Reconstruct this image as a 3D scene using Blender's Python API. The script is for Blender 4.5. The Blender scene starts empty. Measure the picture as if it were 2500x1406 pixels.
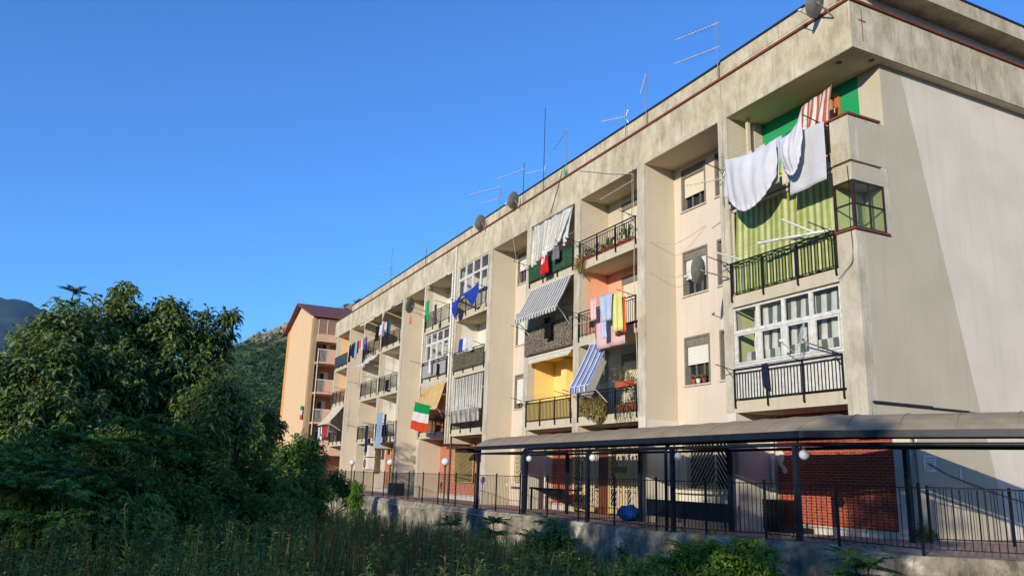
import bpy, math, random
import numpy as np
from mathutils import Vector
random.seed(7); rng = np.random.default_rng(11)
PI = math.pi
S = bpy.context.scene
# ------------------------------------------------------------------ camera, world, sun, exposure
CAM = Vector((13.280, -15.902, 1.304)); FPX = 1938.27
YAW, PITCH, ROLL = 1.12020656, 0.233723648, 0.0319903265
def cam_axes():
    cy, sy, cp, sp = math.cos(YAW), math.sin(YAW), math.cos(PITCH), math.sin(PITCH)
    f = Vector((-sy*cp, cy*cp, sp)); r = Vector((cy, sy, 0)); u = r.cross(f)
    c, s = math.cos(ROLL), math.sin(ROLL)
    return c*r + s*u, -s*r + c*u, f
CR, CU, CF = cam_axes()
cd = bpy.data.cameras.new('camera'); cam = bpy.data.objects.new('camera', cd); S.collection.objects.link(cam)
from mathutils import Matrix
cam.matrix_world = Matrix(((CR.x, CU.x, -CF.x, CAM.x), (CR.y, CU.y, -CF.y, CAM.y), (CR.z, CU.z, -CF.z, CAM.z), (0, 0, 0, 1)))
cd.lens = FPX/2500*36; cd.sensor_width = 36; cd.clip_end = 20000; cd.clip_start = 0.05
S.camera = cam
S.view_settings.view_transform = 'Standard'; S.view_settings.look = 'None'; S.view_settings.gamma = 1; S.view_settings.exposure = 0.9
SUN_TO = Vector((0.88, -1.35, 0.385)).normalized()      # towards the sun: low, behind the camera on the left
SUN_EL = math.asin(SUN_TO.z); SUN_ROT = math.atan2(SUN_TO.x, SUN_TO.y)
W = bpy.data.worlds.new('World'); S.world = W; W.use_nodes = True
wn = W.node_tree; wn.nodes.clear()
sky = wn.nodes.new('ShaderNodeTexSky'); sky.sky_type = 'NISHITA'; sky.sun_disc = False
sky.sun_elevation = SUN_EL; sky.sun_rotation = SUN_ROT; sky.altitude = 200; sky.air_density = 1.0; sky.dust_density = 0.0; sky.ozone_density = 8.2
bg = wn.nodes.new('ShaderNodeBackground'); bg.inputs['Strength'].default_value = 0.15
wo = wn.nodes.new('ShaderNodeOutputWorld')
wn.links.new(sky.outputs[0], bg.inputs['Color']); wn.links.new(bg.outputs[0], wo.inputs['Surface'])
sl = bpy.data.lights.new('sun', 'SUN'); sl.energy = 3.5; sl.angle = math.radians(0.5); sl.color = (1.0, 0.90, 0.74)
so = bpy.data.objects.new('sun', sl); S.collection.objects.link(so)
so.rotation_euler = (-SUN_TO).to_track_quat('-Z', 'Y').to_euler()
try:
    S.cycles.use_denoising = True; S.cycles.max_bounces = 6; S.cycles.transparent_max_bounces = 12; S.cycles.volume_bounces = 0
except Exception: pass

def ray(px, py):
    return CF + CR*((px-1250)/FPX) - CU*((py-703)/FPX)
def at(px, py, d):
    return CAM + ray(px, py).normalized()*d
def atY(px, py, y):
    v = ray(px, py); return CAM + v*((y-CAM.y)/v.y)

# ------------------------------------------------------------------ materials
def lin(h):
    h = h.lstrip('#'); o = []
    for i in (0, 2, 4):
        c = int(h[i:i+2], 16)/255; o.append(c/12.92 if c <= .04045 else ((c+.055)/1.055)**2.4)
    return tuple(o)
class NT:
    def __init__(s, name):
        s.m = bpy.data.materials.new(name); s.m.use_nodes = True; s.t = s.m.node_tree
        s.b = s.t.nodes['Principled BSDF']; s.o = s.t.nodes['Material Output']
    def n(s, t, **k):
        x = s.t.nodes.new(t)
        for a, v in k.items(): setattr(x, a, v)
        return x
    def l(s, a, b): s.t.links.new(a, b)
    def coord(s, scale=(1, 1, 1), kind='Object'):
        tc = s.n('ShaderNodeTexCoord'); mp = s.n('ShaderNodeMapping'); mp.inputs['Scale'].default_value = scale
        s.l(tc.outputs[kind], mp.inputs['Vector']); return mp.outputs[0]
    def noise(s, scale, vec=None, detail=5, rough=.55, vs=(1, 1, 1)):
        x = s.n('ShaderNodeTexNoise'); x.inputs['Scale'].default_value = scale; x.inputs['Detail'].default_value = detail; x.inputs['Roughness'].default_value = rough
        s.l(vec or s.coord(vs), x.inputs['Vector']); return x.outputs[0]
    def ramp(s, fac, stops):
        r = s.n('ShaderNodeValToRGB'); e = r.color_ramp.elements
        while len(e) < len(stops): e.new(.5)
        for i, (p, c) in enumerate(stops):
            e[i].position = p; e[i].color = (c, c, c, 1) if isinstance(c, (int, float)) else (*c, 1)
        s.l(fac, r.inputs[0]); return r.outputs[0]
    def mix(s, fac, a, b, mode='MIX'):
        m = s.n('ShaderNodeMix', data_type='RGBA', blend_type=mode)
        for sock, v in ((m.inputs[0], fac), (m.inputs[6], a), (m.inputs[7], b)):
            if hasattr(v, 'links') or hasattr(v, 'is_linked'): s.l(v, sock)
            elif isinstance(v, (int, float)): sock.default_value = v
            else: sock.default_value = (*v, 1)
        return m.outputs[2]
    def bump(s, h, st=.3, dist=.02):
        b = s.n('ShaderNodeBump'); b.inputs['Strength'].default_value = st; b.inputs['Distance'].default_value = dist
        s.l(h, b.inputs['Height']); s.l(b.outputs[0], s.b.inputs['Normal'])
    def col(s, c):
        if isinstance(c, tuple): s.b.inputs['Base Color'].default_value = (*c, 1)
        else: s.l(c, s.b.inputs['Base Color'])
    def set(s, rough=.8, metal=0, spec=.3):
        s.b.inputs['Roughness'].default_value = rough; s.b.inputs['Metallic'].default_value = metal
        s.b.inputs['Specular IOR Level'].default_value = spec
        return s.m
def dk(c, f): return tuple(x*f for x in c)
def plaster(name, c, stain=.12, streak=.12, rough=.9, bumpy=.15, cracks=0.):
    t = NT(name); c = lin(c) if isinstance(c, str) else c
    big = t.noise(.7, detail=6); k = t.ramp(big, [(.3, 0.0), (.75, 1.0)])
    a = t.mix(k, c, dk(c, 1-stain*1.5))
    st = t.noise(1.0, t.coord((5, 5, .35)), detail=7, rough=.65); k2 = t.ramp(st, [(.5, 0), (.72, 1)])
    ks = t.n('ShaderNodeMath', operation='MULTIPLY'); t.l(k2, ks.inputs[0]); ks.inputs[1].default_value = streak*4
    b = t.mix(ks.outputs[0], a, dk(c, .62))
    if cracks:
        vo = t.n('ShaderNodeTexVoronoi', feature='DISTANCE_TO_EDGE'); vo.inputs['Scale'].default_value = .55
        wv = t.n('ShaderNodeMix', data_type='VECTOR'); wv.inputs[0].default_value = .18; nz_ = t.n('ShaderNodeTexNoise'); nz_.inputs['Scale'].default_value = 1.6; nz_.inputs['Detail'].default_value = 6; cv = t.coord()
        t.l(cv, nz_.inputs['Vector']); t.l(cv, wv.inputs[4]); t.l(nz_.outputs['Color'], wv.inputs[5]); t.l(wv.outputs[1], vo.inputs['Vector'])
        cr = t.ramp(vo.outputs['Distance'], [(0, 1), (.004, 0)]); mk = t.ramp(t.noise(.6, detail=3), [(.5, 0), (.6, 1)]); mu = t.n('ShaderNodeMath', operation='MULTIPLY'); t.l(cr, mu.inputs[0]); t.l(mk, mu.inputs[1])
        mu2 = t.n('ShaderNodeMath', operation='MULTIPLY'); t.l(mu.outputs[0], mu2.inputs[0]); mu2.inputs[1].default_value = cracks; b = t.mix(mu2.outputs[0], b, dk(c, .35))
        pa = t.ramp(t.noise(.28, detail=2, rough=.3), [(.56, 0), (.575, .13)]); b = t.mix(pa, b, dk(c, 1.25))
    fine = t.noise(35, detail=3)
    t.bump(fine, bumpy, .01); t.col(b); return t.set(rough, spec=.15)
def concrete(name, c1, c2, c3):
    t = NT(name); a = t.noise(1.6, t.coord((1, 1, .6)), detail=9, rough=.68); base = t.ramp(a, [(.35, lin(c2)), (.5, lin(c1)), (.66, lin(c3))])
    st = t.noise(1.2, t.coord((4, 4, .8)), detail=9, rough=.72); k = t.ramp(st, [(.52, 0), (.72, .42)])
    b = t.mix(k, base, dk(lin(c2), .55)); st2 = t.noise(2.2, t.coord((3, 3, .8)), detail=9, rough=.72); k2 = t.ramp(st2, [(.55, 0), (.68, .42)])
    b = t.mix(k2, b, lin(c3)); st3 = t.noise(1.0, t.coord((11, 11, .5)), detail=6, rough=.6); b = t.mix(t.ramp(st3, [(.58, 0), (.7, .55)]), b, dk(lin(c2), .5))
    t.bump(t.noise(14, detail=8, rough=.7), .6, .03); t.col(b); return t.set(.95, spec=.1)
def plain(name, c, rough=.5, metal=0, spec=.4, var=.15, scale=6):
    t = NT(name); c = lin(c) if isinstance(c, str) else c
    t.col(t.mix(t.ramp(t.noise(scale, detail=5), [(.35, 0), (.7, 1)]), c, dk(c, 1-var*2))); return t.set(rough, metal, spec)
def brick(name, c1, c2, mortar, bw=.25, rh=.075):
    t = NT(name); mp = t.n('ShaderNodeMapping'); tc = t.n('ShaderNodeTexCoord'); t.l(tc.outputs['Object'], mp.inputs[0])
    sp = t.n('ShaderNodeSeparateXYZ'); cb = t.n('ShaderNodeCombineXYZ'); t.l(tc.outputs['Object'], sp.inputs[0])
    ad = t.n('ShaderNodeMath', operation='ADD'); t.l(sp.outputs[0], ad.inputs[0]); t.l(sp.outputs[1], ad.inputs[1])
    t.l(ad.outputs[0], cb.inputs[0]); t.l(sp.outputs[2], cb.inputs[1])
    b = t.n('ShaderNodeTexBrick'); t.l(cb.outputs[0], b.inputs['Vector']); b.inputs['Scale'].default_value = 1
    b.inputs['Brick Width'].default_value = bw; b.inputs['Row Height'].default_value = rh; b.inputs['Mortar Size'].default_value = .009
    b.inputs['Color1'].default_value = (*lin(c1), 1); b.inputs['Color2'].default_value = (*lin(c2), 1); b.inputs['Mortar'].default_value = (*lin(mortar), 1)
    k = t.ramp(t.noise(3, detail=6), [(.4, 0), (.8, .5)]); t.col(t.mix(k, b.outputs[0], dk(lin(c1), .6)))
    inv = t.n('ShaderNodeMath', operation='SUBTRACT'); inv.inputs[0].default_value = 1; t.l(b.outputs[1], inv.inputs[1]); t.bump(inv.outputs[0], .6, .008)
    return t.set(.85, spec=.15)
def striped(name, stops, reps, rough=.85, translucent=.2):
    """cloth with lengthwise stripes from the mesh's own UV (u across)"""
    t = NT(name); tc = t.n('ShaderNodeTexCoord'); sp = t.n('ShaderNodeSeparateXYZ'); t.l(tc.outputs['UV'], sp.inputs[0])
    m = t.n('ShaderNodeMath', operation='MULTIPLY'); t.l(sp.outputs[0], m.inputs[0]); m.inputs[1].default_value = reps
    f = t.n('ShaderNodeMath', operation='FRACT'); t.l(m.outputs[0], f.inputs[0])
    r = t.n('ShaderNodeValToRGB'); r.color_ramp.interpolation = 'CONSTANT'; e = r.color_ramp.elements
    while len(e) < len(stops): e.new(.5)
    for i, (p, c) in enumerate(stops): e[i].position = p; e[i].color = (*lin(c), 1)
    t.l(f.outputs[0], r.inputs[0]); k = t.ramp(t.noise(3, detail=5), [(.35, 0), (.75, .35)])
    c = t.mix(k, r.outputs[0], (.25, .23, .18), 'MULTIPLY')
    t.col(c); t.set(rough, spec=.1)
    tr = t.n('ShaderNodeBsdfTranslucent'); t.l(c, tr.inputs[0]); mx = t.n('ShaderNodeMixShader'); mx.inputs[0].default_value = translucent
    t.l(t.b.outputs[0], mx.inputs[1]); t.l(tr.outputs[0], mx.inputs[2]); t.l(mx.outputs[0], t.o.inputs[0]); return t.m
def cloth(name, c, translucent=.2):
    t = NT(name); c = lin(c); k = t.ramp(t.noise(5, detail=5), [(.3, 0), (.75, .25)]); cc = t.mix(k, c, dk(c, .6)); t.col(cc)
    t.bump(t.noise(9, detail=4), .25, .03); t.set(.9, spec=.1)
    tr = t.n('ShaderNodeBsdfTranslucent'); t.l(cc, tr.inputs[0]); mx = t.n('ShaderNodeMixShader'); mx.inputs[0].default_value = translucent
    t.l(t.b.outputs[0], mx.inputs[1]); t.l(tr.outputs[0], mx.inputs[2]); t.l(mx.outputs[0], t.o.inputs[0]); return t.m
def leafmat(name, c1, c2, c3=None, scale=2.5, gloss=.35):
    t = NT(name); n = t.noise(scale, detail=3); col = t.ramp(n, [(.35, c1), (.6, c2)])
    n2 = t.noise(scale*9, detail=1); k = t.ramp(n2, [(.5, 0), (.7, .7)]); col = t.mix(k, col, c3 or c2)
    t.col(col); t.set(1-gloss*1.3, spec=gloss)
    tr = t.n('ShaderNodeBsdfTranslucent'); t.l(col, tr.inputs[0]); mx = t.n('ShaderNodeMixShader'); mx.inputs[0].default_value = .3
    t.l(t.b.outputs[0], mx.inputs[1]); t.l(tr.outputs[0], mx.inputs[2]); t.l(mx.outputs[0], t.o.inputs[0]); return t.m
def glassy(name, c, rough=.08):
    t = NT(name); t.col(t.mix(t.ramp(t.noise(1.2), [(.3, 0), (.7, 1)]), lin(c), dk(lin(c), .6))); t.set(rough, spec=.6); return t.m
def clear_glass(name='clear_glass', f=.12):
    t = NT(name); tr = t.n('ShaderNodeBsdfTransparent'); gl = t.n('ShaderNodeBsdfGlossy'); gl.inputs['Roughness'].default_value = .04
    fr = t.n('ShaderNodeFresnel'); fr.inputs[0].default_value = 1.45; mx = t.n('ShaderNodeMixShader'); fm = t.n('ShaderNodeMath', operation='MULTIPLY'); fm.inputs[1].default_value = .6; t.l(fr.outputs[0], fm.inputs[0]); t.l(fm.outputs[0], mx.inputs[0])
    tr.inputs[0].default_value = (.86, .9, .9, 1); t.l(tr.outputs[0], mx.inputs[1]); t.l(gl.outputs[0], mx.inputs[2]); t.l(mx.outputs[0], t.o.inputs[0]); return t.m
def shutter(name, c):
    t = NT(name); w = t.n('ShaderNodeTexWave', wave_type='BANDS', bands_direction='Z'); t.l(t.coord(), w.inputs[0]); w.inputs['Scale'].default_value = 5.2
    c = lin(c); t.col(t.mix(t.ramp(w.outputs[0], [(.05, 1), (.3, 0)]), c, dk(c, .55))); t.bump(w.outputs[0], .5, .01); return t.set(.55, spec=.3)

M = {}
M['plaster'] = plaster('cream_plaster', '#C3B69F', .06, .05)
M['plaster_pink'] = plaster('pinkish_plaster', '#D0C1AD', .07, .07)
M['endwall'] = plaster('end_wall_plaster', '#D6CBB8', .1, .06, cracks=.06)
M['endwall_dark'] = plaster('shade_toned_end_wall_plaster', '#BBB199', .09, .06, cracks=.06)  # darker tone carries the shade of a facet turned off the sun
M['concrete'] = concrete('weathered_concrete', '#B9AE93', '#A1967C', '#CFC5AB')
M['concrete2'] = concrete('pale_concrete', '#B7AE99', '#A59C88', '#C6BEAA')
M['retain'] = concrete('retaining_concrete', '#8C867A', '#57534A', '#B5AEA0')
M['white_base'] = plaster('white_wall_paint', '#CFC9BB', .1, .1)
M['slab'] = plaster('slab_paint', '#C3B89F', .1, .15)
M['green'] = None
t = NT('green_yellow_wall_paint'); tc = t.n('ShaderNodeTexCoord'); sp = t.n('ShaderNodeSeparateXYZ'); t.l(tc.outputs['Object'], sp.inputs[0])
nz = t.noise(.5, detail=3); mm = t.n('ShaderNodeMath', operation='MULTIPLY_ADD'); t.l(nz, mm.inputs[0]); mm.inputs[1].default_value = .6; t.l(sp.outputs[2], mm.inputs[2])
mr = t.n('ShaderNodeMapRange'); t.l(mm.outputs[0], mr.inputs[0]); mr.inputs[1].default_value = 10.6; mr.inputs[2].default_value = 12.3
t.col(t.ramp(mr.outputs[0], [(.1, lin('#C9B93A')), (.35, lin('#5FA648')), (.6, lin('#209157'))])); M['green'] = t.set(.85, spec=.15)
M['yellow'] = plaster('yellow_wall_paint', '#EBCB7C', .03, .03)
M['salmon'] = plaster('salmon_wall_paint', '#E0A582', .05, .03)
M['white_wall'] = plaster('white_wall', '#D6D0C2', .05, .05)
M['grey_wall'] = plaster('grey_wall', '#A9A59A', .05, .05)
M['lime'] = plaster('lime_wall', '#C9CE8C', .05, .02)
M['orange'] = plaster('orange_render', '#D8B78E', .04, .03)
M['pinkbal'] = plaster('pink_balcony_render', '#CDA68E', .06, .06)
M['brownwall'] = plaster('brown_wall', '#8E6F5C', .06, .06)
M['soffit'] = plaster('soffit_paint', '#CDBFA6', .1, 0)
M['redtrim'] = plain('red_brown_metal_flashing', '#7E3F2C', .6)
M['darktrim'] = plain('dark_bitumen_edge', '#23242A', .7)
M['black'] = plain('black_painted_iron', '#17181A', .45, .2)
M['navy'] = plain('dark_navy_metal', '#1B212C', .5, .2, .45, .25)
M['darkred'] = plain('dark_red_window_metal', '#3B211C', .5)
M['whitemetal'] = plain('white_painted_metal', '#D9D6CB', .5)
M['alu'] = plain('aluminium', '#B9BBBD', .35, .7)
M['greymetal'] = plain('grey_metal', '#7E7D78', .55, .2)
M['dish'] = plain('grey_dish_paint', '#8B8880', .6)
M['stone'] = plain('grey_window_stone', '#7C7568', .8)
M['sill'] = plain('pale_marble_sill', '#C9C0B0', .5)
M['shut'] = shutter('cream_roller_shutter', '#DDD3B8'); M['shutw'] = shutter('white_roller_shutter', '#DCD9CD')
M['dark'] = glassy('dark_window_glass', '#20242B'); M['brownwood'] = plain('brown_wood', '#6B3A20', .5); M['orangewood'] = plain('orange_varnished_wood', '#B9713C', .5)
M['glass'] = clear_glass(); M['room'] = plain('dark_room', '#2A2622', .9)
M['brick_r'] = brick('red_brick', '#8E4630', '#7A3A29', '#A5765C'); M['brick_s'] = brick('painted_red_brick', '#9E4832', '#843625', '#B08066'); M['brick_o'] = brick('orange_brick', '#B4694A', '#A65D40', '#BFA48C')
M['yelmetal'] = plain('pale_yellow_metal', '#C7AE6B', .5); M['creammetal'] = plain('cream_metal', '#CFC4A2', .5)
M['canopyroof'] = plain('bronze_tinted_roof_sheet', '#96866F', .6, 0, .25, .12, 2.2)
M['globe'] = plain('milky_globe_glass', '#CFD0D4', .18, 0, .6, .02)
M['paving'] = brick('pink_paving_tiles', '#B8988A', '#AC8C7E', '#8C7466', .3, .3)
M['bluebag'] = cloth('blue_plastic', '#1E4E9C'); M['terracotta'] = plain('terracotta', '#B4522E', .8)
M['clay'] = plain('brown_clay', '#8A4A2F', .8)
M['bark'] = plain('bark', '#4E4233', .9, 0, .1, .3, 12)
M['mesh_green'] = None
def screenmat(name, ca, cb, scale):
    t = NT(name); n = t.noise(scale, detail=2, vs=(1, 1, .7)); t.col(t.ramp(n, [(.45, lin(ca)), (.52, lin(cb))])); t.bump(n, .8, .03); return t.set(.8, spec=.2)
M['mesh_green'] = screenmat('green_screen_cloth', '#1E3B28', '#34573A', 22)
M['reed'] = screenmat('mottled_brown_screen', '#2C2521', '#857868', 24); M['reed2'] = screenmat('mottled_olive_screen', '#25241D', '#6E6953', 26)
M['teal'] = plain('dark_teal_tarp', '#32454A', .7)

# ------------------------------------------------------------------ mesh helpers
class MB:
    def __init__(s): s.v = []; s.f = []; s.uv = None; s.sm = False
    def box(s, x0, x1, y0, y1, z0, z1):
        if x0 > x1: x0, x1 = x1, x0
        if y0 > y1: y0, y1 = y1, y0
        if z0 > z1: z0, z1 = z1, z0
        n = len(s.v)
        s.v += [(x0, y0, z0), (x1, y0, z0), (x1, y1, z0), (x0, y1, z0), (x0, y0, z1), (x1, y0, z1), (x1, y1, z1), (x0, y1, z1)]
        s.f += [(n, n+3, n+2, n+1), (n+4, n+5, n+6, n+7), (n, n+1, n+5, n+4), (n+1, n+2, n+6, n+5), (n+2, n+3, n+7, n+6), (n+3, n, n+4, n+7)]; return s
    def tube(s, pts, r, k=6, caps=True):
        pts = [Vector(p) for p in pts]; rs = r if isinstance(r, (list, tuple)) else [r]*len(pts); n0 = len(s.v)
        for i, p in enumerate(pts):
            d = (pts[min(i+1, len(pts)-1)]-pts[max(i-1, 0)]).normalized()
            a = d.cross(Vector((0, 0, 1)));  a = a.normalized() if a.length > .05 else Vector((1, 0, 0))
            b = d.cross(a).normalized()
            for j in range(k):
                t_ = 2*PI*j/k + PI/k; s.v.append(tuple(p + (a*math.cos(t_)+b*math.sin(t_))*rs[i]))
        for i in range(len(pts)-1):
            for j in range(k):
                A = n0+i*k+j; B = n0+i*k+(j+1) % k; s.f.append((A, B, B+k, A+k))
        if caps: s.f.append(tuple(n0+j for j in range(k))[::-1]); s.f.append(tuple(n0+(len(pts)-1)*k+j for j in range(k)))
        return s
    def quad(s, a, b, c, d):
        n = len(s.v); s.v += [tuple(a), tuple(b), tuple(c), tuple(d)]; s.f.append((n, n+1, n+2, n+3)); return s
    def poly(s, pts):
        n = len(s.v); s.v += [tuple(p) for p in pts]; s.f.append(tuple(range(n, n+len(pts)))); return s
    def lathe(s, prof, c, k=16, axis=None, up=None):
        c = Vector(c); ax = Vector(axis or (0, 0, 1)).normalized(); a = ax.cross(Vector((0, 0, 1))); a = a.normalized() if a.length > .05 else Vector((1, 0, 0)); b = ax.cross(a)
        n0 = len(s.v)
        for (r, z) in prof:
            for j in range(k):
                t_ = 2*PI*j/k; s.v.append(tuple(c + ax*z + (a*math.cos(t_)+b*math.sin(t_))*r))
        for i in range(len(prof)-1):
            for j in range(k):
                A = n0+i*k+j; B = n0+i*k+(j+1) % k; s.f.append((A, B, B+k, A+k))
        return s
    def grid(s, fn, nu, nv):
        n0 = len(s.v)
        if s.uv is None: s.uv = {}
        for j in range(nv+1):
            for i in range(nu+1):
                s.uv[len(s.v)] = (i/nu, j/nv); s.v.append(tuple(fn(i/nu, j/nv)))
        for j in range(nv):
            for i in range(nu):
                a = n0+j*(nu+1)+i; s.f.append((a, a+1, a+nu+2, a+nu+1))
        s.sm = True; return s
    def build(s, name, mat, parent=None, smooth=None, label=None):
        me = bpy.data.meshes.new(name); o_ = parent_world(parent) if parent else Vector((0, 0, 0))
        if parent is None and s.v:
            a = np.array(s.v); mn, mx = a.min(0), a.max(0); o_ = Vector(((mn[0]+mx[0])/2, (mn[1]+mx[1])/2, mn[2]))
            if s.v and (mx-mn).max() > 60: o_ = Vector((0, 0, 0))
        me.from_pydata([(x-o_.x, y-o_.y, z-o_.z) for x, y, z in s.v], [], s.f)
        if s.uv:
            ul = me.uv_layers.new(name='UVMap'); dat = np.zeros((len(me.loops), 2))
            vi = np.zeros(len(me.loops), dtype=np.int32); me.loops.foreach_get('vertex_index', vi)
            for li, v in enumerate(vi): dat[li] = s.uv.get(int(v), (0, 0))
            ul.data.foreach_set('uv', dat.ravel())
        if smooth if smooth is not None else s.sm: me.polygons.foreach_set('use_smooth', [True]*len(me.polygons))
        me.materials.append(mat); me.update()
        ob = bpy.data.objects.new(name, me); S.collection.objects.link(ob)
        if parent: ob.parent = parent
        else: ob.location = o_
        if label: ob['label'] = label
        return ob
def parent_world(p):
    v = Vector(p.location)
    while p.parent: p = p.parent; v += Vector(p.location)
    return v
def empty(name, label, cat, loc, group=None):
    o = bpy.data.objects.new(name, None); S.collection.objects.link(o); o.location = loc; o.empty_display_size = .2
    o['label'] = label; o['category'] = cat
    if group: o['group'] = group
    return o
def tag(o, label, cat, group=None, kind=None):
    o['label'] = label; o['category'] = cat
    if group: o['group'] = group
    if kind: o['kind'] = kind
    return o
def struct(o): o['kind'] = 'structure'; return o
def sub(o, parent):
    """hang a part that was built in its thing's space under another part"""
    o.parent = parent; return o

# ------------------------------------------------------------------ terrain and hills
WALLPATH = [(-75, -2.7), (-20, -2.7), (3.0, -2.7), (6.2, 0.6), (9, 8)]
def wall_y(x):
    for (a, b), (c, d) in zip(WALLPATH, WALLPATH[1:]):
        if x <= c: return b+(d-b)*(x-a)/(c-a) if x > a else b
    return 8+ (x-9)*3
def field_z(x, y):
    d = max(0., min(1., (wall_y(min(x, 3.0))-y)/11)); s_ = d*d*(3-2*d)
    return -1.55 + 1.2*s_ + .06*math.sin(x*.9+y*.7)+.04*math.sin(x*2.1-y*1.7)
def n2(x, y, s=1.):
    return (math.sin(x*s*1.3+y*s*.7)+math.sin(x*s*.6-y*s*1.9+1.3)+.5*math.sin(x*s*3.1+y*s*2.3+.5)+.3*math.sin(x*s*6.3-y*s*5.1))/2.8
def make_ground():
    xs = [-5000, -1500, -600, -200] + list(np.arange(-90, 40, 1.5)) + [60, 120, 400, 1500, 5000]
    ys = [-5000, -1500, -400, -120] + list(np.arange(-60, -2.7, 1.2)) + [-2.62, 20, 60, 200, 800, 3000, 6000]
    mb = MB(); nx = len(xs)
    for y in ys:
        for x in xs: mb.v.append((x, y, field_z(x, y) if -100 < x < 50 and -70 < y else -1.5))
    for j in range(len(ys)-1):
        for i in range(nx-1): a = j*nx+i; mb.f.append((a, a+1, a+nx+1, a+nx))
    t = NT('field_soil'); t.col(t.ramp(t.noise(1.5, detail=8), [(.35, lin('#1F1D12')), (.6, lin('#38331F')), (.75, lin('#2B331A'))])); t.bump(t.noise(9, detail=6), .8, .08)
    struct(mb.build('ground', t.set(.95, spec=.05), smooth=True))
make_ground()
def paving_z(x): return 0 if x < -5 else min(.13, .13*(x+5)/5)
mb = MB(); xs = [-75, -45, -25, -15, -10, -5, -4, -3, -2, -1, 0, 1, 2, 3.0, 4.5, 6.2, 9]
for a, b in zip(xs, xs[1:]):
    mb.quad((a, wall_y(a)+.25, paving_z(a)+.03), (b, wall_y(b)+.25, paving_z(b)+.03), (b, 14, paving_z(b)+.03), (a, 14, paving_z(a)+.03))
struct(mb.build('pavement', M['paving']))
# retaining wall, with a rounded worn top
mb = MB()
for (x0, y0), (x1, y1) in zip(WALLPATH, WALLPATH[1:]):
    n_ = max(1, int(abs(x1-x0)/.6)+int(abs(y1-y0)/.8))
    for i in range(n_):
        xa = x0+(x1-x0)*i/n_; xb = x0+(x1-x0)*(i+1)/n_; ya = y0+(y1-y0)*i/n_; yb = y0+(y1-y0)*(i+1)/n_
        def P(x, y, k):
            za = paving_z(x); w = .03*n2(x, 0, 3)
            return [(x, y-.05+w*.5, -2.4), (x, y+.0+w*.6, -.9), (x, y+w, za-.12+w*.6), (x, y+.07, za+.02+w*.5), (x, y+.3, za+.045+w*.1), (x, y+.31, za-.2)][k]
        for k in range(5): mb.quad(P(xa, ya, k), P(xb, yb, k), P(xb, yb, k+1), P(xa, ya, k+1))
t = NT('old_retaining_wall'); a = t.noise(1.1, detail=9, rough=.68); base = t.ramp(a, [(.36, lin('#5F5849')), (.48, lin('#867D6B')), (.57, lin('#9C927E')), (.65, lin('#CFC7B3'))])
k = t.ramp(t.noise(1.3, t.coord((2.2, 2.2, .9)), detail=9, rough=.74), [(.5, 0), (.64, .75)]); base = t.mix(k, base, lin('#4A463C')); t.bump(t.noise(9, detail=9, rough=.7), .9, .06); t.col(base)
rw = mb.build('retaining_wall', t.set(.95, spec=.05), smooth=True); tag(rw, 'old stained concrete retaining wall below the black fence and paving', 'wall')

def leafcloud(name, P, D, L, Wd, mat, parent=None, droop=.5, simple=False):
    """many leaf-shaped faces: P base points, D directions, L lengths, Wd widths"""
    n = len(P); P = np.asarray(P, float); D = np.asarray(D, float); D /= np.linalg.norm(D, axis=1)[:, None]+1e-9
    L = np.broadcast_to(np.asarray(L, float), (n,))[:, None]; Wd = np.broadcast_to(np.asarray(Wd, float), (n,))[:, None]
    up = np.array([0, 0, 1.]); Sd = np.cross(D, up); nl = np.linalg.norm(Sd, axis=1)[:, None]; Sd = np.where(nl > .05, Sd/(nl+1e-9), [1, 0, 0])
    Nn = np.cross(Sd, D); roll = rng.uniform(-.9, .9, (n, 1)); Sd, Nn = Sd*np.cos(roll)+Nn*np.sin(roll), Nn*np.cos(roll)-Sd*np.sin(roll)
    if simple:
        b = P; m = P+D*L*.5 + np.array([0, 0, -1])*L*droop*.12; e = P+D*L*.93+np.array([0, 0, -1])*L*droop*.5
        V = np.stack([b, m+Sd*Wd*.5, e, m-Sd*Wd*.5], 1).reshape(-1, 3); F = np.arange(n*4, dtype=np.int32); nf = n; tot = np.full(nf, 4, np.int32); start = np.arange(nf, dtype=np.int32)*4
    else:
        dn = np.array([0, 0, -1.])
        q1 = P+D*L*.35+dn*L*droop*.08; q2 = P+D*L*.68+dn*L*droop*.33; e = P+D*L*.9+dn*L*droop*.75; fo = Nn*Wd*.22
        V = np.stack([P, q1-Sd*Wd*.5+fo, q1, q1+Sd*Wd*.5+fo, q2-Sd*Wd*.42+fo, q2, q2+Sd*Wd*.42+fo, e], 1).reshape(-1, 3)
        pat = [0, 2, 1, 0, 3, 2, 1, 2, 5, 4, 2, 3, 6, 5, 4, 5, 7, 5, 6, 7]; pt = np.array([3, 3, 4, 4, 3, 3], np.int32)
        F = (np.arange(n)[:, None]*8+np.array(pat)[None]).ravel().astype(np.int32); tot = np.tile(pt, n); start = np.concatenate([[0], np.cumsum(tot)[:-1]]).astype(np.int32)
    o_ = np.array(parent_world(parent)) if parent else np.zeros(3)
    me = bpy.data.meshes.new(name); me.vertices.add(len(V)); me.vertices.foreach_set('co', (V-o_).ravel())
    me.loops.add(len(F)); me.loops.foreach_set('vertex_index', F); me.polygons.add(len(tot)); me.polygons.foreach_set('loop_start', start); me.polygons.foreach_set('loop_total', tot)
    me.update(calc_edges=True); me.materials.append(mat); ob = bpy.data.objects.new(name, me); S.collection.objects.link(ob)
    if parent: ob.parent = parent
    return ob
def rdir(n, zmin=-1, zmax=1):
    z = rng.uniform(zmin, zmax, n); a = rng.uniform(0, 2*PI, n); r = np.sqrt(np.maximum(0, 1-z*z)); return np.stack([r*np.cos(a), r*np.sin(a), z], 1)

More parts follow.
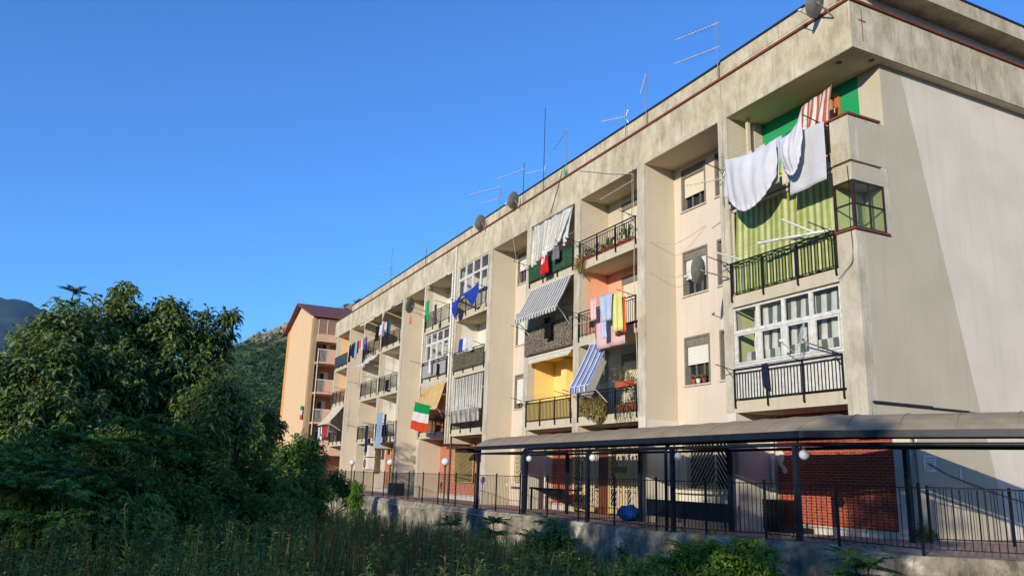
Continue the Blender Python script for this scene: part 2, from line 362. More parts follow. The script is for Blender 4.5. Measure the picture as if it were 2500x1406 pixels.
# far mountain and nearer rocky hill
def heightfield(name, X, Y, fn, mat):
    mb = MB(); nx = len(X)
    for y in Y:
        for x in X: mb.v.append((x, y, fn(x, y)))
    for j in range(len(Y)-1):
        for i in range(nx-1): a = j*nx+i; mb.f.append((a, a+1, a+nx+1, a+nx))
    return struct(mb.build(name, mat, smooth=True))
def mtn(x, y):
    s_ = max(0, min(1, (-1500-x)/1450)); s_ = s_*s_*(3-2*s_)
    prof = 492 - max(0, y+310)*.5 - max(0, -y-900)*.05
    prof = max(prof, 30)
    return -3 + s_*(prof + 14*n2(x, y, .012)+ 8*n2(x, y, .04)) + s_*(1-s_)*90*n2(x, y, .006)
t = NT('mountain_forest'); t.col(t.ramp(t.noise(.012, detail=9, rough=.7), [(.4, lin('#1E2E20')), (.6, lin('#33422C'))]))
heightfield('mountain', np.linspace(-3400, -1500, 90), np.linspace(-2600, 1000, 170), mtn, t.set(.95, spec=0))
def hill_z(x, y):
    s_ = max(0, min(1, (-130-x)/280)); s_ = s_**.85
    yy = y*400/max(60, 13-x) if False else y
    prof = 60 + (yy-26)*.50 if yy > 26 else 60*max(0, (yy+70)/96)**1.1
    prof = min(prof, 120+ (yy-100)*.1)
    return -2 + s_*prof + s_*(1.8*n2(x, y, .11)+1.0*n2(x, y, .37)) + (2.2*abs(n2(x, y, .6)) if s_ > .82 and prof > 60 else 0)
t = NT('hill_scrub'); nn = t.noise(.09, detail=9, rough=.7); c = t.ramp(nn, [(.38, lin('#3B4E2B')), (.6, lin('#55613A')), (.75, lin('#8A7755'))])
sp = t.n('ShaderNodeSeparateXYZ'); tc = t.n('ShaderNodeTexCoord'); t.l(tc.outputs['Object'], sp.inputs[0]); ad = t.n('ShaderNodeMath', operation='MULTIPLY_ADD'); t.l(t.noise(.05, detail=6), ad.inputs[0]); ad.inputs[1].default_value = 45; t.l(sp.outputs[2], ad.inputs[2])
mr = t.n('ShaderNodeMapRange'); t.l(ad.outputs[0], mr.inputs[0]); mr.inputs[1].default_value = 80; mr.inputs[2].default_value = 98
t.col(t.mix(mr.outputs[0], c, t.ramp(t.noise(.25, detail=8, rough=.7), [(.4, lin('#7C6A4C')), (.6, lin('#A39679'))])))
HX, HY = np.linspace(-520, -130, 110), np.linspace(-90, 230, 110)
heightfield('hill', HX, HY, hill_z, t.set(.95, spec=0))
# scrub wood covering the hillside: nobody could count it
P, D = [], []; 
for _ in range(5200):
    x = rng.uniform(-470, -150); y = rng.uniform(-30, 120); z = hill_z(x, y)
    if z < 2: continue
    dens = .95 if z < 52 else .5 if z < 64 else .2
    if rng.random() > dens: continue
    r = rng.uniform(.9, 2.1)
    k_ = 20; d = rdir(k_, -.1, 1); P.append(np.array([x, y, z+.2])+d*r*rng.uniform(.5, 1, (k_, 1))); D.append(rdir(k_, -.4, .9))
P = np.concatenate(P); D = np.concatenate(D)
tag(leafcloud('hillside_scrub', P, D, rng.uniform(.9, 1.9, len(P)), 1.1, leafmat('scrub_leaves', lin('#35502C'), lin('#4A6536'), lin('#5F7442'), .05, .1), simple=True), 'dark green scrub and low trees covering the rocky hillside', 'scrub', kind='stuff')
# rocks on the crest
mb = MB()
def rock(mb, c, r):
    n0 = len(mb.v); k = 7; 
    for i in range(5):
        for j in range(k):
            th = PI*i/4; ph = 2*PI*j/k; q = r*(1+.35*n2(i*2+c[0], j*1.7+c[1], 1)); mb.v.append((c[0]+q*math.sin(th)*math.cos(ph), c[1]+q*math.sin(th)*math.sin(ph), c[2]+q*math.cos(th)*.9))
    for i in range(4):
        for j in range(k): a = n0+i*k+j; b = n0+i*k+(j+1) % k; mb.f.append((a, b, b+k, a+k))
for _ in range(110):
    y = rng.uniform(38, 80); x = -rng.uniform(380, 430); rock(mb, (x, y, hill_z(x, y)+rng.uniform(-.4, .8)), rng.uniform(.6, 1.5)*(2.2 if y > 56 else 1))
rk = mb.build('rocks', plain('limestone', '#9A917E', .95, 0, .05, .25, .4)); tag(rk, 'grey limestone outcrops scattered along the hill crest', 'rocks', kind='stuff')
for i, (px, h) in enumerate(((55, 26), (28, 14))):
    v = ray(px, 728); p = CAM + v*((-3000-CAM.x)/v.x); p.z = mtn(-2950, p.y)-2; p.x = -2950
    e_ = empty('radio_mast', ['taller radio mast on the far blue mountain ridge', 'shorter radio mast on the far blue mountain ridge'][i], 'mast', p, 'radio masts on the ridge')
    MB().tube([p, p+Vector((0, 0, h))], [1.3, .5], 4).build('mast', M['greymetal'], e_)

# ------------------------------------------------------------------ the apartment block
BD = 1.35; XE = -53.6
B = empty('apartment_block', 'long four-storey beige apartment block with recessed balconies and rough concrete cornice', 'building', (-27, 6, 0))
def bp(mb, name, mat, label=None, smooth=None, parent=None): return mb.build(name, mat, parent or B, smooth, label)
CELLS = {'A': (-4.55, -.6), 'B2': (-13.38, -9.38), 'B1': (-17.75, -13.83), 'C2': (-26.45, -22.4), 'C1': (-31.35, -27.4), 'D2': (-40.2, -36.1), 'D1': (-44.75, -40.6), 'E': (-53.3, -49.4)}
RECS = {'R1': (-8.95, -4.95), 'R2': (-21.95, -18.15), 'R3': (-35.65, -31.75), 'R4': (-49.0, -45.15)}
PART = [(-4.95, -4.55, 0), (-9.38, -8.95, 0), (-13.83, -13.38, 2.9), (-18.15, -17.75, 0), (-22.4, -21.95, 0), (-27.4, -26.45, 2.95), (-31.75, -31.35, 0), (-36.1, -35.65, 0), (-40.6, -40.2, 2.95), (-45.15, -44.75, 0), (-49.4, -49.0, 0), (-53.6, -53.3, 2.95)]
FZ = {1: (3.3, 3.63, 6.38), 2: (6.38, 6.72, 9.45), 3: (9.45, 9.79, 12.5)}      # slab bottom, floor, ceiling
# partitions: plastered sides, bare concrete nose
for a, b, z in PART:
    mb = MB(); mb.box(a, b, .06, BD, z, 12.5); bp(mb, 'party_wall', M['plaster'])
    mb = MB(); mb.box(a, b, 0, .058, z, 12.5); bp(mb, 'pillar_face', M['concrete2'])
# body behind, far ends, roof slab
mb = MB(); mb.box(XE, -.02, BD+.32, 12.5, 0, 12.5); mb.box(XE, XE+.3, BD, BD+.31, 0, 12.5); bp(mb, 'main_wall', M['plaster'])
# end wall; a turned facet's shade is painted in as a darker slanting panel
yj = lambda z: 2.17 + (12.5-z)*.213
mb = MB(); mb.poly([(0, BD, 0), (0, yj(0), 0), (0, yj(12.5), 12.5), (0, BD, 12.5)]); bp(mb, 'end_wall', M['endwall_dark'], 'darker triangular end wall panel, coloured for the shade of a turned facet')
mb = MB(); mb.poly([(0, yj(0), 0), (0, 12.5, 0), (0, 12.5, 12.5), (0, yj(12.5), 12.5)]); bp(mb, 'end_wall', M['endwall'], 'pale smooth plaster of the end wall')
mb = MB(); mb.box(0, .07, .15, 2.2, 3.29, 3.345); mb.box(0, .055, 2.2, 3.6, 3.28, 3.32); mb.box(.0, .03, 3.6, 5.0, 3.28, 3.30); bp(mb, 'ledge_shadow_strip', M['darktrim'])  # thin ledge whose dark colour paints in its shadow line
# roof slab = fascia ring
mb = MB(); mb.box(XE-.75, .3, 0, 12.8, 12.5, 13.85); bp(mb, 'cornice', M['concrete'])
mb = MB(); mb.box(XE-.8, .36, -.06, 12.86, 13.853, 13.92); bp(mb, 'cornice_flashing', M['redtrim'])
mb = MB(); mb.box(XE-.7, .27, .01, 12.4, 12.485, 12.497); bp(mb, 'soffit', M['soffit'])
mb = MB(); mb.box(-50.2, -.3, .25, 12.3, 13.923, 14.62); bp(mb, 'roof_parapet', M['concrete'])
mb = MB(); mb.box(-.298, .25, .3, 12.3, 13.923, 14.24); bp(mb, 'attic_band', M['endwall'])
mb = MB(); mb.box(-5.0, .9, .24, 12.5, 14.243, 14.68); bp(mb, 'upper_roof_slab', M['concrete'])
mb = MB(); mb.box(-50.25, -5.01, .21, 12.3, 14.623, 14.69); mb.box(-5.0, .93, .2, 12.5, 14.683, 14.74); bp(mb, 'roof_edge', M['darktrim'])
for c in ((-.45, .35), (.05, 1.0)):
    MBt = MB(); MBt.lathe([(.001, 12.47), (.07, 12.465), (.08, 12.484)], (c[0], c[1], 0), 12); bp(MBt, 'soffit_lamp', M['brownwood'])
mb = MB()   # red survey cross left on the end of the cornice
mb.box(.3, .303, .42, .45, 12.75, 13.7); mb.box(.3, .303, .3, .58, 13.33, 13.39); bp(mb, 'painted_cross', plain('faded_red_paint', '#94604F', .9))
# corner pillar: glazed corner opening on the second floor, open corner loggia on the third
mb = MB(); mb.box(-.6, 0, 0, BD, 2.9, 7.65); mb.box(-.6, 0, 0, BD, 8.93, 9.40); mb.box(-.6, -.1, .1, BD, 9.4, 9.47); mb.box(-.6, 0, 0, BD, 9.47, 10.7)
mb.box(-.6, 0, 1.15, BD, 7.65, 8.93); mb.box(-.12, 0, 1.15, BD, 9.4, 9.47); bp(mb, 'corner_pillar', M['concrete2'])
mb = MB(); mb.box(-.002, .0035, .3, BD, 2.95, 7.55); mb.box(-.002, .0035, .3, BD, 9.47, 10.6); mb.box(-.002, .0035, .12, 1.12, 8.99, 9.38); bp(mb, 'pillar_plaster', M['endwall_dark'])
mb = MB(); mb.box(-.72, .05, -.05, .2, 10.703, 10.76); mb.box(-.2, .05, .2, 1.16, 10.703, 10.76); bp(mb, 'coping', M['redtrim'])
mb = MB(); mb.box(-.62, .06, -.06, 1.2, 7.6, 7.648); bp(mb, 'sill', M['redtrim'])
w = MB()
for z0, z1 in ((7.65, 7.7), (8.28, 8.32), (8.88, 8.93)): w.box(-.6, -.0, -.0, .04, z0, z1); w.box(-.04, .0, .04, 1.15, z0, z1)
w.box(-.06, .01, -.01, .07, 7.7, 8.88); w.box(-.04, .0, .58, .62, 7.7, 8.88); w.box(-.04, 0, 1.1, 1.149, 7.7, 8.88); w.box(-.6, -.57, 0, .04, 7.7, 8.88)
cw = bp(w, 'corner_window', M['darkred'], 'dark red corner window with lime interior')
g = MB(); g.quad((-.57, .02, 7.7), (-.06, .02, 7.7), (-.06, .02, 8.88), (-.57, .02, 8.88)); g.quad((-.02, .07, 7.7), (-.02, 1.1, 7.7), (-.02, 1.1, 8.88), (-.02, .07, 8.88)); g.build('pane', M['glass'], cw)
mb = MB(); mb.box(-.66, -.61, .08, 1.149, 7.66, 8.92); mb.box(-.6, -.05, 1.12, 1.149, 7.66, 8.92); bp(mb, 'inner_wall', M['lime'])

# slabs
for c, (x0, x1) in CELLS.items():
    for f, (zb, zf, zc) in FZ.items():
        mb = MB(); mb.box(x0, x1, 0, BD+.3, zb, zf); bp(mb, 'balcony_slab', M['slab'])
# back walls with openings
def openwall(x0, x1, z0, z1, holes, mat, y=BD, th=.3, label=None):
    xs = sorted({x0, x1} | {h[0] for h in holes} | {h[1] for h in holes}); zs = sorted({z0, z1} | {h[2] for h in holes} | {h[3] for h in holes}); mb = MB()
    inside = lambda cx, cz: any(h[0] < cx < h[1] and h[2] < cz < h[3] for h in holes)
    for i in range(len(xs)-1):
        zrun = None
        for j in range(len(zs)-1):
            if not inside((xs[i]+xs[i+1])/2, (zs[j]+zs[j+1])/2):
                mb.quad((xs[i], y, zs[j]), (xs[i+1], y, zs[j]), (xs[i+1], y, zs[j+1]), (xs[i], y, zs[j+1]))
    for a, b, c, d in holes:
        for p in (((a, y, c), (a, y+th, c), (a, y+th, d), (a, y, d)), ((b, y, c), (b, y, d), (b, y+th, d), (b, y+th, c)), ((a, y, d), (a, y+th, d), (b, y+th, d), (b, y, d)), ((a, y, c), (b, y, c), (b, y+th, c), (a, y+th, c))): mb.quad(*p)
    return bp(mb, 'back_wall', mat, label)
def window(x0, x1, z0, z1, sh=.55, glass='dark', shm='shut', frame='greymetal', y=BD, stone=True, mull=2, label=None):
    """framed opening: stone surround, sill, roller shutter let down by the fraction sh"""
    f = MB(); yy = y+.14
    t_ = .045
    f.box(x0, x0+t_, yy, yy+.05, z0, z1); f.box(x1-t_, x1, yy, yy+.05, z0, z1); f.box(x0+t_, x1-t_, yy, yy+.05, z1-t_, z1); f.box(x0+t_, x1-t_, yy, yy+.05, z0, z0+t_)
    for m in range(mull): xx = x0+(x1-x0)*(m+1)/(mull+1); f.box(xx-.014, xx+.014, yy-.03, yy+.03, z0+t_, z1-t_)
    wf = bp(f, 'window', M[frame], label)
    MB().box(x0+t_, x1-t_, yy+.055, yy+.07, z0+t_, z1-t_).build('pane', M[glass], wf)
    if stone:
        s_ = MB(); s_.box(x0-.05, x0+.02, y-.02, y+.28, z0, z1+.05); s_.box(x0+.02, x1+.05, y-.02, y+.28, z1-.02, z1+.05); s_.box(x1-.02, x1+.05, y-.02, y+.28, z0, z1-.02)
        s_.build('frame', M['stone'], wf)
        MB().box(x0-.08, x1+.08, y-.06, y+.13, z0-.05, z0-.003).build('sill', M['sill'], wf)
    if sh > 0:
        h = z1-z0; s_ = MB(); s_.box(x0+.05, x1-.05, y+.07, y+.09, z1-.1-(h-.1)*sh, z1-.08); s_.box(x0+.05, x1-.05, y+.065, y+.095, z1-.13-(h-.1)*sh, z1-.1-(h-.1)*sh); s_.build('roller_shutter', M[shm], wf)
        MB().box(x0+.021, x1-.021, y+.02, y+.13, z1-.28 if sh < .8 else z1-.15, z1-.022).build('shutter_box', M['stone'], wf)
    return wf
R_ = RECS
# recess R1: three stacked windows, slit windows on the right, barred window below
W1 = [(-8.48, -7.25, 10.75, 12.28, .62), (-8.48, -7.25, 7.65, 9.2, .58), (-8.48, -7.25, 4.53, 6.13, .52)]
sl1 = [(-6.66, -6.05, z0+.02, z1) for _, _, z0, z1, _ in W1]
openwall(-8.95, -4.95, 0, 12.5, [w[:4] for w in W1]+sl1+[(-8.55, -6.45, 1.13, 2.55)], M['plaster_pink'])
for w_ in W1: window(*w_[:4], sh=w_[4], shm='shutw' if w_[2] < 10 else 'shut')
for w_ in sl1: window(*w_, sh=0, mull=0)
openwall(-21.95, -18.15, 0, 12.5, [(-21.7, -20.5, 10.75, 12.28), (-21.7, -20.5, 7.65, 9.2), (-21.65, -20.5, 4.53, 6.13), (-21.2, -18.5, 1.15, 2.75)], M['plaster_pink'])
for z0, z1, s_ in ((10.75, 12.28, .5), (7.65, 9.2, .95), (4.53, 6.13, .8)): window(-21.7 if z0 > 5 else -21.65, -20.5, z0, z1, sh=s_, shm='shutw')
for r in ('R3', 'R4'):
    x0, x1 = R_[r]; openwall(x0, x1, 0, 12.5, [(x0+.3, x0+1.5, z, z+1.55) for z in (4.55, 7.65, 10.72)], M['plaster_pink'])
    for z in (4.55, 7.65, 10.72): window(x0+.3, x0+1.5, z, z+1.55, sh=.6)
# painted recesses of the balconies; door openings
PAINT = {('A', 3): 'green', ('A', 2): 'lime', ('A', 1): 'lime', ('B2', 3): 'plaster', ('B2', 2): 'salmon', ('B2', 1): 'grey_wall', ('B1', 3): 'plaster', ('B1', 2): 'plaster', ('B1', 1): 'yellow',
         ('C2', 3): 'white_wall', ('C2', 2): 'white_wall', ('C2', 1): 'plaster', ('C1', 3): 'white_wall', ('C1', 2): 'white_wall', ('C1', 1): 'salmon', ('D2', 3): 'plaster', ('D2', 2): 'white_wall', ('D2', 1): 'white_wall',
         ('D1', 3): 'plaster', ('D1', 2): 'white_wall', ('D1', 1): 'plaster', ('E', 3): 'orange', ('E', 2): 'orange', ('E', 1): 'plaster'}
DOORS = {'A': (-3.4, -1.45), 'B2': (-12.42, -9.9), 'B1': (-15.6, -14.4), 'C2': (-25.2, -23.3), 'C1': (-29.8, -28.2), 'D2': (-38.9, -37.0), 'D1': (-43.4, -41.6), 'E': (-52.2, -50.4)}
for c, (x0, x1) in CELLS.items():
    dx0, dx1 = DOORS[c]
    for f, (zb, zf, zc) in FZ.items():
        pm = M[PAINT[(c, f)]]
        if c == 'A': dx0, dx1 = (-2.35, -1.45) if f == 3 else DOORS['A']
        if c == 'B1' and f == 1: openwall(x0, x1, zf, zc, [], pm); 
        else:
            xe = x1 if (c, f) != ('A', 3) else -.72
            openwall(x0, xe, zf, zc, [(dx0, dx1, zf, zf+2.42)], pm)
            window(dx0, dx1, zf+.02, zf+2.42, sh=.75 if f != 3 else .7, stone=False, mull=1, shm='shut' if c != 'A' else 'shut', frame='brownwood' if c == 'A' else 'greymetal')
        sk = MB(); sk.box(x0, x0+.004, .35 if PAINT[(c, f)] not in ('plaster',) else .3, BD-.002, zf, zc)
        if PAINT[(c, f)] != 'plaster' and (c, f) != ('A', 3): bp(sk, 'side_wall', pm)
        MB().box(x0+.005, x1-.005, .05, BD-.003, zc-.004 if f < 3 else 12.478, zc-.002 if f < 3 else 12.482).build('ceiling', M['yellow' if (c, f) == ('B1', 1) else 'soffit'], B)
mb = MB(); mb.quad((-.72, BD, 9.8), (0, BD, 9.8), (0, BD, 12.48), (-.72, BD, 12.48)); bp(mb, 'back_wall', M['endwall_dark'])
mb = MB(); mb.box(-4.55, -4.4, 1.0, BD-.01, 9.8, 12.45); mb.box(-4.3, -4.2, .55, .65, 9.8, 12.45); bp(mb, 'pipe_boxing', M['plaster'])
mb = MB(); mb.box(-1.5, -1.33, BD-.05, BD-.002, 9.8, 12.25); mb.box(-2.45, -2.3, BD-.05, BD-.002, 9.8, 12.25); mb.box(-2.3, -1.5, BD-.05, BD-.002, 12.2, 12.3); bp(mb, 'door_frame', M['orangewood'])
MB().box(-2.0, -1.55, BD-.12, BD-.06, 9.82, 12.1).build('door_shutter', shutter('orange_slats', '#C98A5A'), B)
# yellow recess: corner duct and wall lamp
mb = MB(); mb.box(-16.35, -15.9, .9, BD-.01, 3.63, 6.3); bp(mb, 'pipe_boxing', M['yellow'])
MB().lathe([(.001, -.06), (.09, -.03), (.09, .05), (.001, .08)], (-14.4, 1.25, 5.65), 12).build('wall_lamp', M['whitemetal'], B)
# ---- ground floor back walls
def gf(x0, x1, mat, base=True, z1=3.3, holes=()):
    openwall(x0, x1, .3 if base else 0, z1, list(holes), mat)
    if base: mb = MB(); mb.box(x0, x1, BD-.025, BD, 0, .3); bp(mb, 'base_course', M['white_base'])
gf(-4.4, -.5, M['brick_s']); gf(-4.55, -4.401, M['white_base']); gf(-.499, 0, M['white_base'])
for x0, x1 in ((-4.55, 0),):
    mb = MB(); mb.poly([(-4.38, BD-.006, 2.28), (-4.22, BD-.006, 2.3), (-4.12, BD-.006, 2.2), (-4.14, BD-.006, 2.02), (-4.2, BD-.006, 1.93), (-4.1, BD-.006, 1.85), (-4.02, BD-.006, 1.74), (-4.05, BD-.006, 1.66), (-4.18, BD-.006, 1.67), (-4.25, BD-.006, 1.82), (-4.36, BD-.006, 1.9), (-4.42, BD-.006, 2.05)]); bp(mb, 'bare_plaster_patch', M['white_base'])
MB().box(-4.55+.001, -4.546, .06, BD-.03, 0, 3.3).build('side_wall', M['white_base'], B)
gf(-17.75, -15.8, M['brick_s']); gf(-11.1, -9.38, M['brick_s']); gf(-15.8, -11.1, M['room'], False, 3.3, [(-15.75, -11.15, 0.05, 2.7)])
MB().box(-17.75+.001, -17.746, .06, BD-.03, 0, 3.3).build('side_wall', M['white_base'], B)
MB().box(-9.384, -9.381, .06, BD-.03, 0, 3.3).build('side_wall', M['white_base'], B)
mb = MB(); mb.box(-8.949, -8.945, .06, BD-.03, 0, 3.35); mb.box(-8.94, -6.1, BD-.006, BD-.003, 0, 1.05); mb.box(-8.94, -8.6, BD-.006, BD-.003, 1.05, 3.3); mb.box(-6.4, -4.95, BD-.006, BD-.003, 0, 3.35); bp(mb, 'whitewash', M['white_base'])
MB().box(-9.37, -8.955, -.004, -.001, 0, 3.45).build('whitewash', M['white_base'], B); MB().box(-4.94, -4.56, -.004, -.001, 0, 3.3).build('whitewash', M['white_base'], B)
gf(-31.35, -22.4, M['brick_o']); gf(-44.75, -36.1, M['plaster']); gf(-53.3, -49.4, M['brownwall'])
MB().box(-41.9, -38.6, BD-.03, BD-.002, .3, 3.0).build('brick_panel', M['brick_o'], B)
MB().box(-12.5, -9.4, BD-.08, BD-.02, 2.72, 3.28).build('door_lintel', M['brownwood'], B)

# security lattices: slanting bars meeting in a chevron
def lattice(x0, x1, z0, z1, y, mat, xm=None, step=.13, parent=None, name='lattice', th=.012, midbar=None, flip=1):
    m = MB(); xm = x1 if xm is None else xm
    for xx in (x0, x1): m.box(xx-.02, xx+.02, y-.02, y+.02, z0, z1)
    m.box(x0+.02, x1-.02, y-.02, y+.02, z1-.04, z1); m.box(x0+.02, x1-.02, y-.02, y+.02, z0, z0+.04)
    if xm < x1-.05: m.box(xm-.015, xm+.015, y-.02, y+.02, z0+.04, z1-.04)
    if midbar: m.box(x0+.02, x1-.02, y-.022, y+.012, midbar, midbar+.04)
    for (a, b, sg) in ((x0, xm, 1*flip), (xm, x1, -1*flip)):
        if b-a < .1: continue
        w_ = b-a; sl = 1.25
        k_ = z0 - w_*sl
        while k_ < z1 + w_*sl:
            # line z = k_ + sl*(x-a)*sg ...
            if sg > 0: f0 = lambda x: k_+sl*(x-a)
            else: f0 = lambda x: k_+sl*(b-x)
            pts = []
            for i in range(41):
                x = a+w_*i/40; z = f0(x)
                if z0 <= z <= z1: pts.append((x, y, z))
            if len(pts) > 1: m.tube([pts[0], pts[-1]], th, 4, caps=False)
            k_ += step*1.6
    return m.build(name, mat, parent or B)
lattice(-8.6, -6.3, 1.1, 2.6, 1.24, M["creammetal"], xm=-6.95)
lattice(-21.2, -18.5, 1.1, 2.75, 1.22, M['yelmetal']); lattice(-28.9, -26.2, .95, 3.0, 1.24, M['yelmetal'], flip=-1)
MB().box(-28.9, -26.2, 1.3, 1.34, .98, 2.95).build('pane', M['dark'], B); MB().box(-8.5, -6.5, 1.5, 1.52, 1.13, 2.55).build('pane', M['dark'], B); MB().box(-21.2, -18.5, 1.5, 1.52, 1.15, 2.75).build('pane', M['dark'], B)
for a, b, xm in ((-15.7, -14.9, None), (-14.85, -14.1, None), (-13.0, -12.1, None), (-12.05, -11.2, None)):
    gt = MB(); gt.box(a, b, 1.2, 1.24, .1, .32); gt.box(a-.03, a, 1.15, 1.27, .08, 2.7); g_ = gt.build('entrance_gate', M['yelmetal'], B)
    lattice(a+.02, b-.02, .34, 2.68, 1.21, M['creammetal'], xm=(a+b)/2+.15, parent=B, midbar=1.0, flip=-1 if a < -13.5 else 1)
MB().box(-13.95, -13.1, 1.3, 1.4, .05, 2.7).build('entrance_door', M['brownwood'], B)
mb = MB(); mb.box(-12.55, -11.75, 1.12, 1.15, 1.62, 1.82); n_ = mb.build('notice_board', plain('green_notice', '#5B7A45', .6), B)
MB().box(-12.5, -11.8, 1.1, 1.115, 1.36, 1.56).build('notice_board', plain('yellow_notice', '#B6A548', .6), B)
for a, b in ((-40.4, -39.4), (-39.35, -38.6)): lattice(a, b, .2, 3.0, 1.2, M['yelmetal'], step=.3, th=.02)
# door of lattice in bay D, ledges below the barred window
mb = MB(); mb.box(-8.9, -6.2, 1.12, BD-.01, .98, 1.07); bp(mb, 'sill', M['white_base'])
mb = MB(); mb.box(-21.5, -18.3, .9, BD-.01, .9, 1.02); bp(mb, 'sill', M['white_base'])

# ---- railings
def railing(x0, x1, z0, z1, posts=4, y=-.05, mat='black', step=.115, name='railing', lip=True):
    m = MB(); m.box(x0, x1, y-.025, y+.02, z1-.035, z1); m.box(x0, x1, y-.012, y+.012, z1-.14, z1-.115); m.box(x0, x1, y-.012, y+.012, z0+.03, z0+.055)
    n_ = int((x1-x0)/step)
    for i in range(1, n_): x = x0+(x1-x0)*i/n_; m.box(x-.008, x+.008, y-.008, y+.008, z0+.055, z1-.115)
    for i in range(posts):
        x = x0+.02+(x1-x0-.04)*i/(posts-1); m.box(x-.018, x+.018, y-.022, y+.018, z0-.2, z1-.035)
        m.box(x-.014, x+.014, y+.018, -.001, z0-.2, z0-.165)
    return bp(m, name, M[mat])
RZ = {1: (3.63, 4.55), 2: (6.74, 7.72), 3: (9.8, 10.66)}
for c, (x0, x1) in CELLS.items():
    for f, (a, b) in RZ.items():
        if (c, f) == ('A', 3): railing(-4.5, -.62, a, 10.5)
        else: railing(x0+.02, x1-.02, a, b, mat='black')
# clothes-line brackets: rods standing out from the rails with wires between
def lines(x0, x1, z, reach=.85, rise=.1, wires=3, mat='black', r=.014):
    oo = []
    for x in (x0, x1): m = MB(); m.tube([(x, -.06, z-.02), (x, -.06-reach, z+rise)], r, 4); m.tube([(x, -.06, z-.28), (x, -.06-reach*.45, z+rise*.45-.012)], r*.7, 4); oo.append(bp(m, 'clothes_line_bracket', M[mat]))
    w_ = MB()
    for k in range(wires):
        t_ = .45+.5*k/max(1, wires-1); p = Vector((x0, -.06-reach*t_, z+rise*t_)); q = Vector((x1, p.y, p.z)); mid = (p+q)/2-Vector((0, 0, .05)); w_.tube([p, (p+mid)/2-Vector((0, 0, .012)), mid, (mid+q)/2-Vector((0, 0, .012)), q], .004, 3, False)
    w_.build('line_wire', M['greymetal'], oo[0]); return oo[0]
for c, f, kw in (('A', 3, {}), ('A', 2, {}), ('A', 1, dict(reach=.7)), ('B2', 3, dict(reach=.7)), ('B2', 2, dict(reach=.8)), ('B2', 1, dict(reach=.7)), ('B1', 3, {}), ('B1', 2, {}), ('B1', 1, dict(reach=.75)),
                 ('C2', 3, dict(reach=.7)), ('C2', 2, dict(reach=.6)), ('C2', 1, dict(mat='greymetal')), ('C1', 3, dict(reach=.9)), ('C1', 2, {}), ('D2', 3, {}), ('D2', 2, {}), ('D2', 1, {}), ('D1', 3, {}), ('D1', 2, dict(reach=1)), ('D1', 1, {}), ('E', 2, {})):
    x0, x1 = CELLS[c]; lines(x0+.05, x1-.05, RZ[f][1]-.02, **kw)

# ---- glazed verandas
def veranda(x0, x1, z0, z1, n, tz, y=.02, openings=()):
    fr = MB(); t_ = .05
    fr.box(x0, x1, y, y+.06, z0, z0+.07); fr.box(x0, x1, y, y+.06, z1-.05, z1); fr.box(x0, x1, y-.012, y+.065, tz-.05, tz+.05)
    for i in range(n+1):
        x = x0+(x1-x0)*i/n; w_ = .045 if i in (0, n) else .06; fr.box(max(x0, x-w_), min(x1, x+w_), y-.006, y+.055, z0+.07, z1-.05)
    for i in range(n):
        a = x0+(x1-x0)*i/n+.07; b = x0+(x1-x0)*(i+1)/n-.07
        if i in openings: continue
        for p, q, r_, s_ in ((a, a+.05, z0+.08, tz-.06), (b-.05, b, z0+.08, tz-.06), (a+.05, b-.05, z0+.08, z0+.13), (a+.05, b-.05, tz-.11, tz-.06)): fr.box(p, q, y-.01, y+.05, r_, s_)
    o = bp(fr, 'glazed_veranda', M['whitemetal'])
    for i in range(n):
        a = x0+(x1-x0)*i/n+.06; b = x0+(x1-x0)*(i+1)/n-.06
        g = MB()
        if i not in openings: g.quad((a, y+.025, z0+.07), (b, y+.025, z0+.07), (b, y+.025, tz-.05), (a, y+.025, tz-.05))
        g.quad((a, y+.025, tz+.05), (b, y+.025, tz+.05), (b, y+.025, z1-.05), (a, y+.025, z1-.05)); g.build('pane', M['glass'], o)
    return o
veranda(-4.53, -.62, 4.6, 6.33, 4, 5.62); veranda(-26.4, -22.45, 10.62, 12.46, 4, 11.75, openings=(2,)); veranda(-31.2, -27.45, 7.68, 9.35, 4, 8.75)
MB().box(-4.53, -.62, .0, .03, 3.7, 4.58).build('veranda_parapet', M['whitemetal'], B)
MB().box(-31.2, -27.45, .0, .03, 6.78, 7.66).build('veranda_parapet', M['whitemetal'], B)
MB().box(-17.7, -13.9, -.02, .0, 3.7, 4.42).build('railing_sheet', cloth('yellow_sheet', '#E3C678'), B)

# ---- drainpipes and cables on the facade
def pipe(pts, r, mat, label=None): m = MB(); m.tube(pts, r, 8); return m.build('drainpipe', M[mat], B, True, label)
pipe([(-27.12, -.06, 3.0), (-27.12, -.06, 12.48)], .05, 'whitemetal'); pipe([(-26.75, -.06, 3.0), (-26.75, -.06, 13.8)], .05, 'whitemetal')
pipe([(-5.2, 1.24, .05), (-5.2, 1.24, 3.4)], .06, 'whitemetal') if False else pipe([(-4.45, 1.22, .05), (-4.45, 1.22, 3.0)], .06, 'whitemetal')
pipe([(.07, 1.42, .1), (.07, 1.42, 2.5), (.05, 1.1, 2.75)], .055, 'whitemetal'); pipe([(-35.72, -.07, .1), (-35.72, -.07, 4.6)], .05, 'greymetal')
pipe([(-25.3, 1.25, .2), (-25.3, 1.25, 3.0)], .05, 'whitemetal'); pipe([(-16.5, .3, .1), (-16.5, .3, 2.9)], .05, 'whitemetal'); pipe([(-31.55, .0-.06, 3.3), (-31.55, -.06, 12.4)], .045, 'whitemetal')
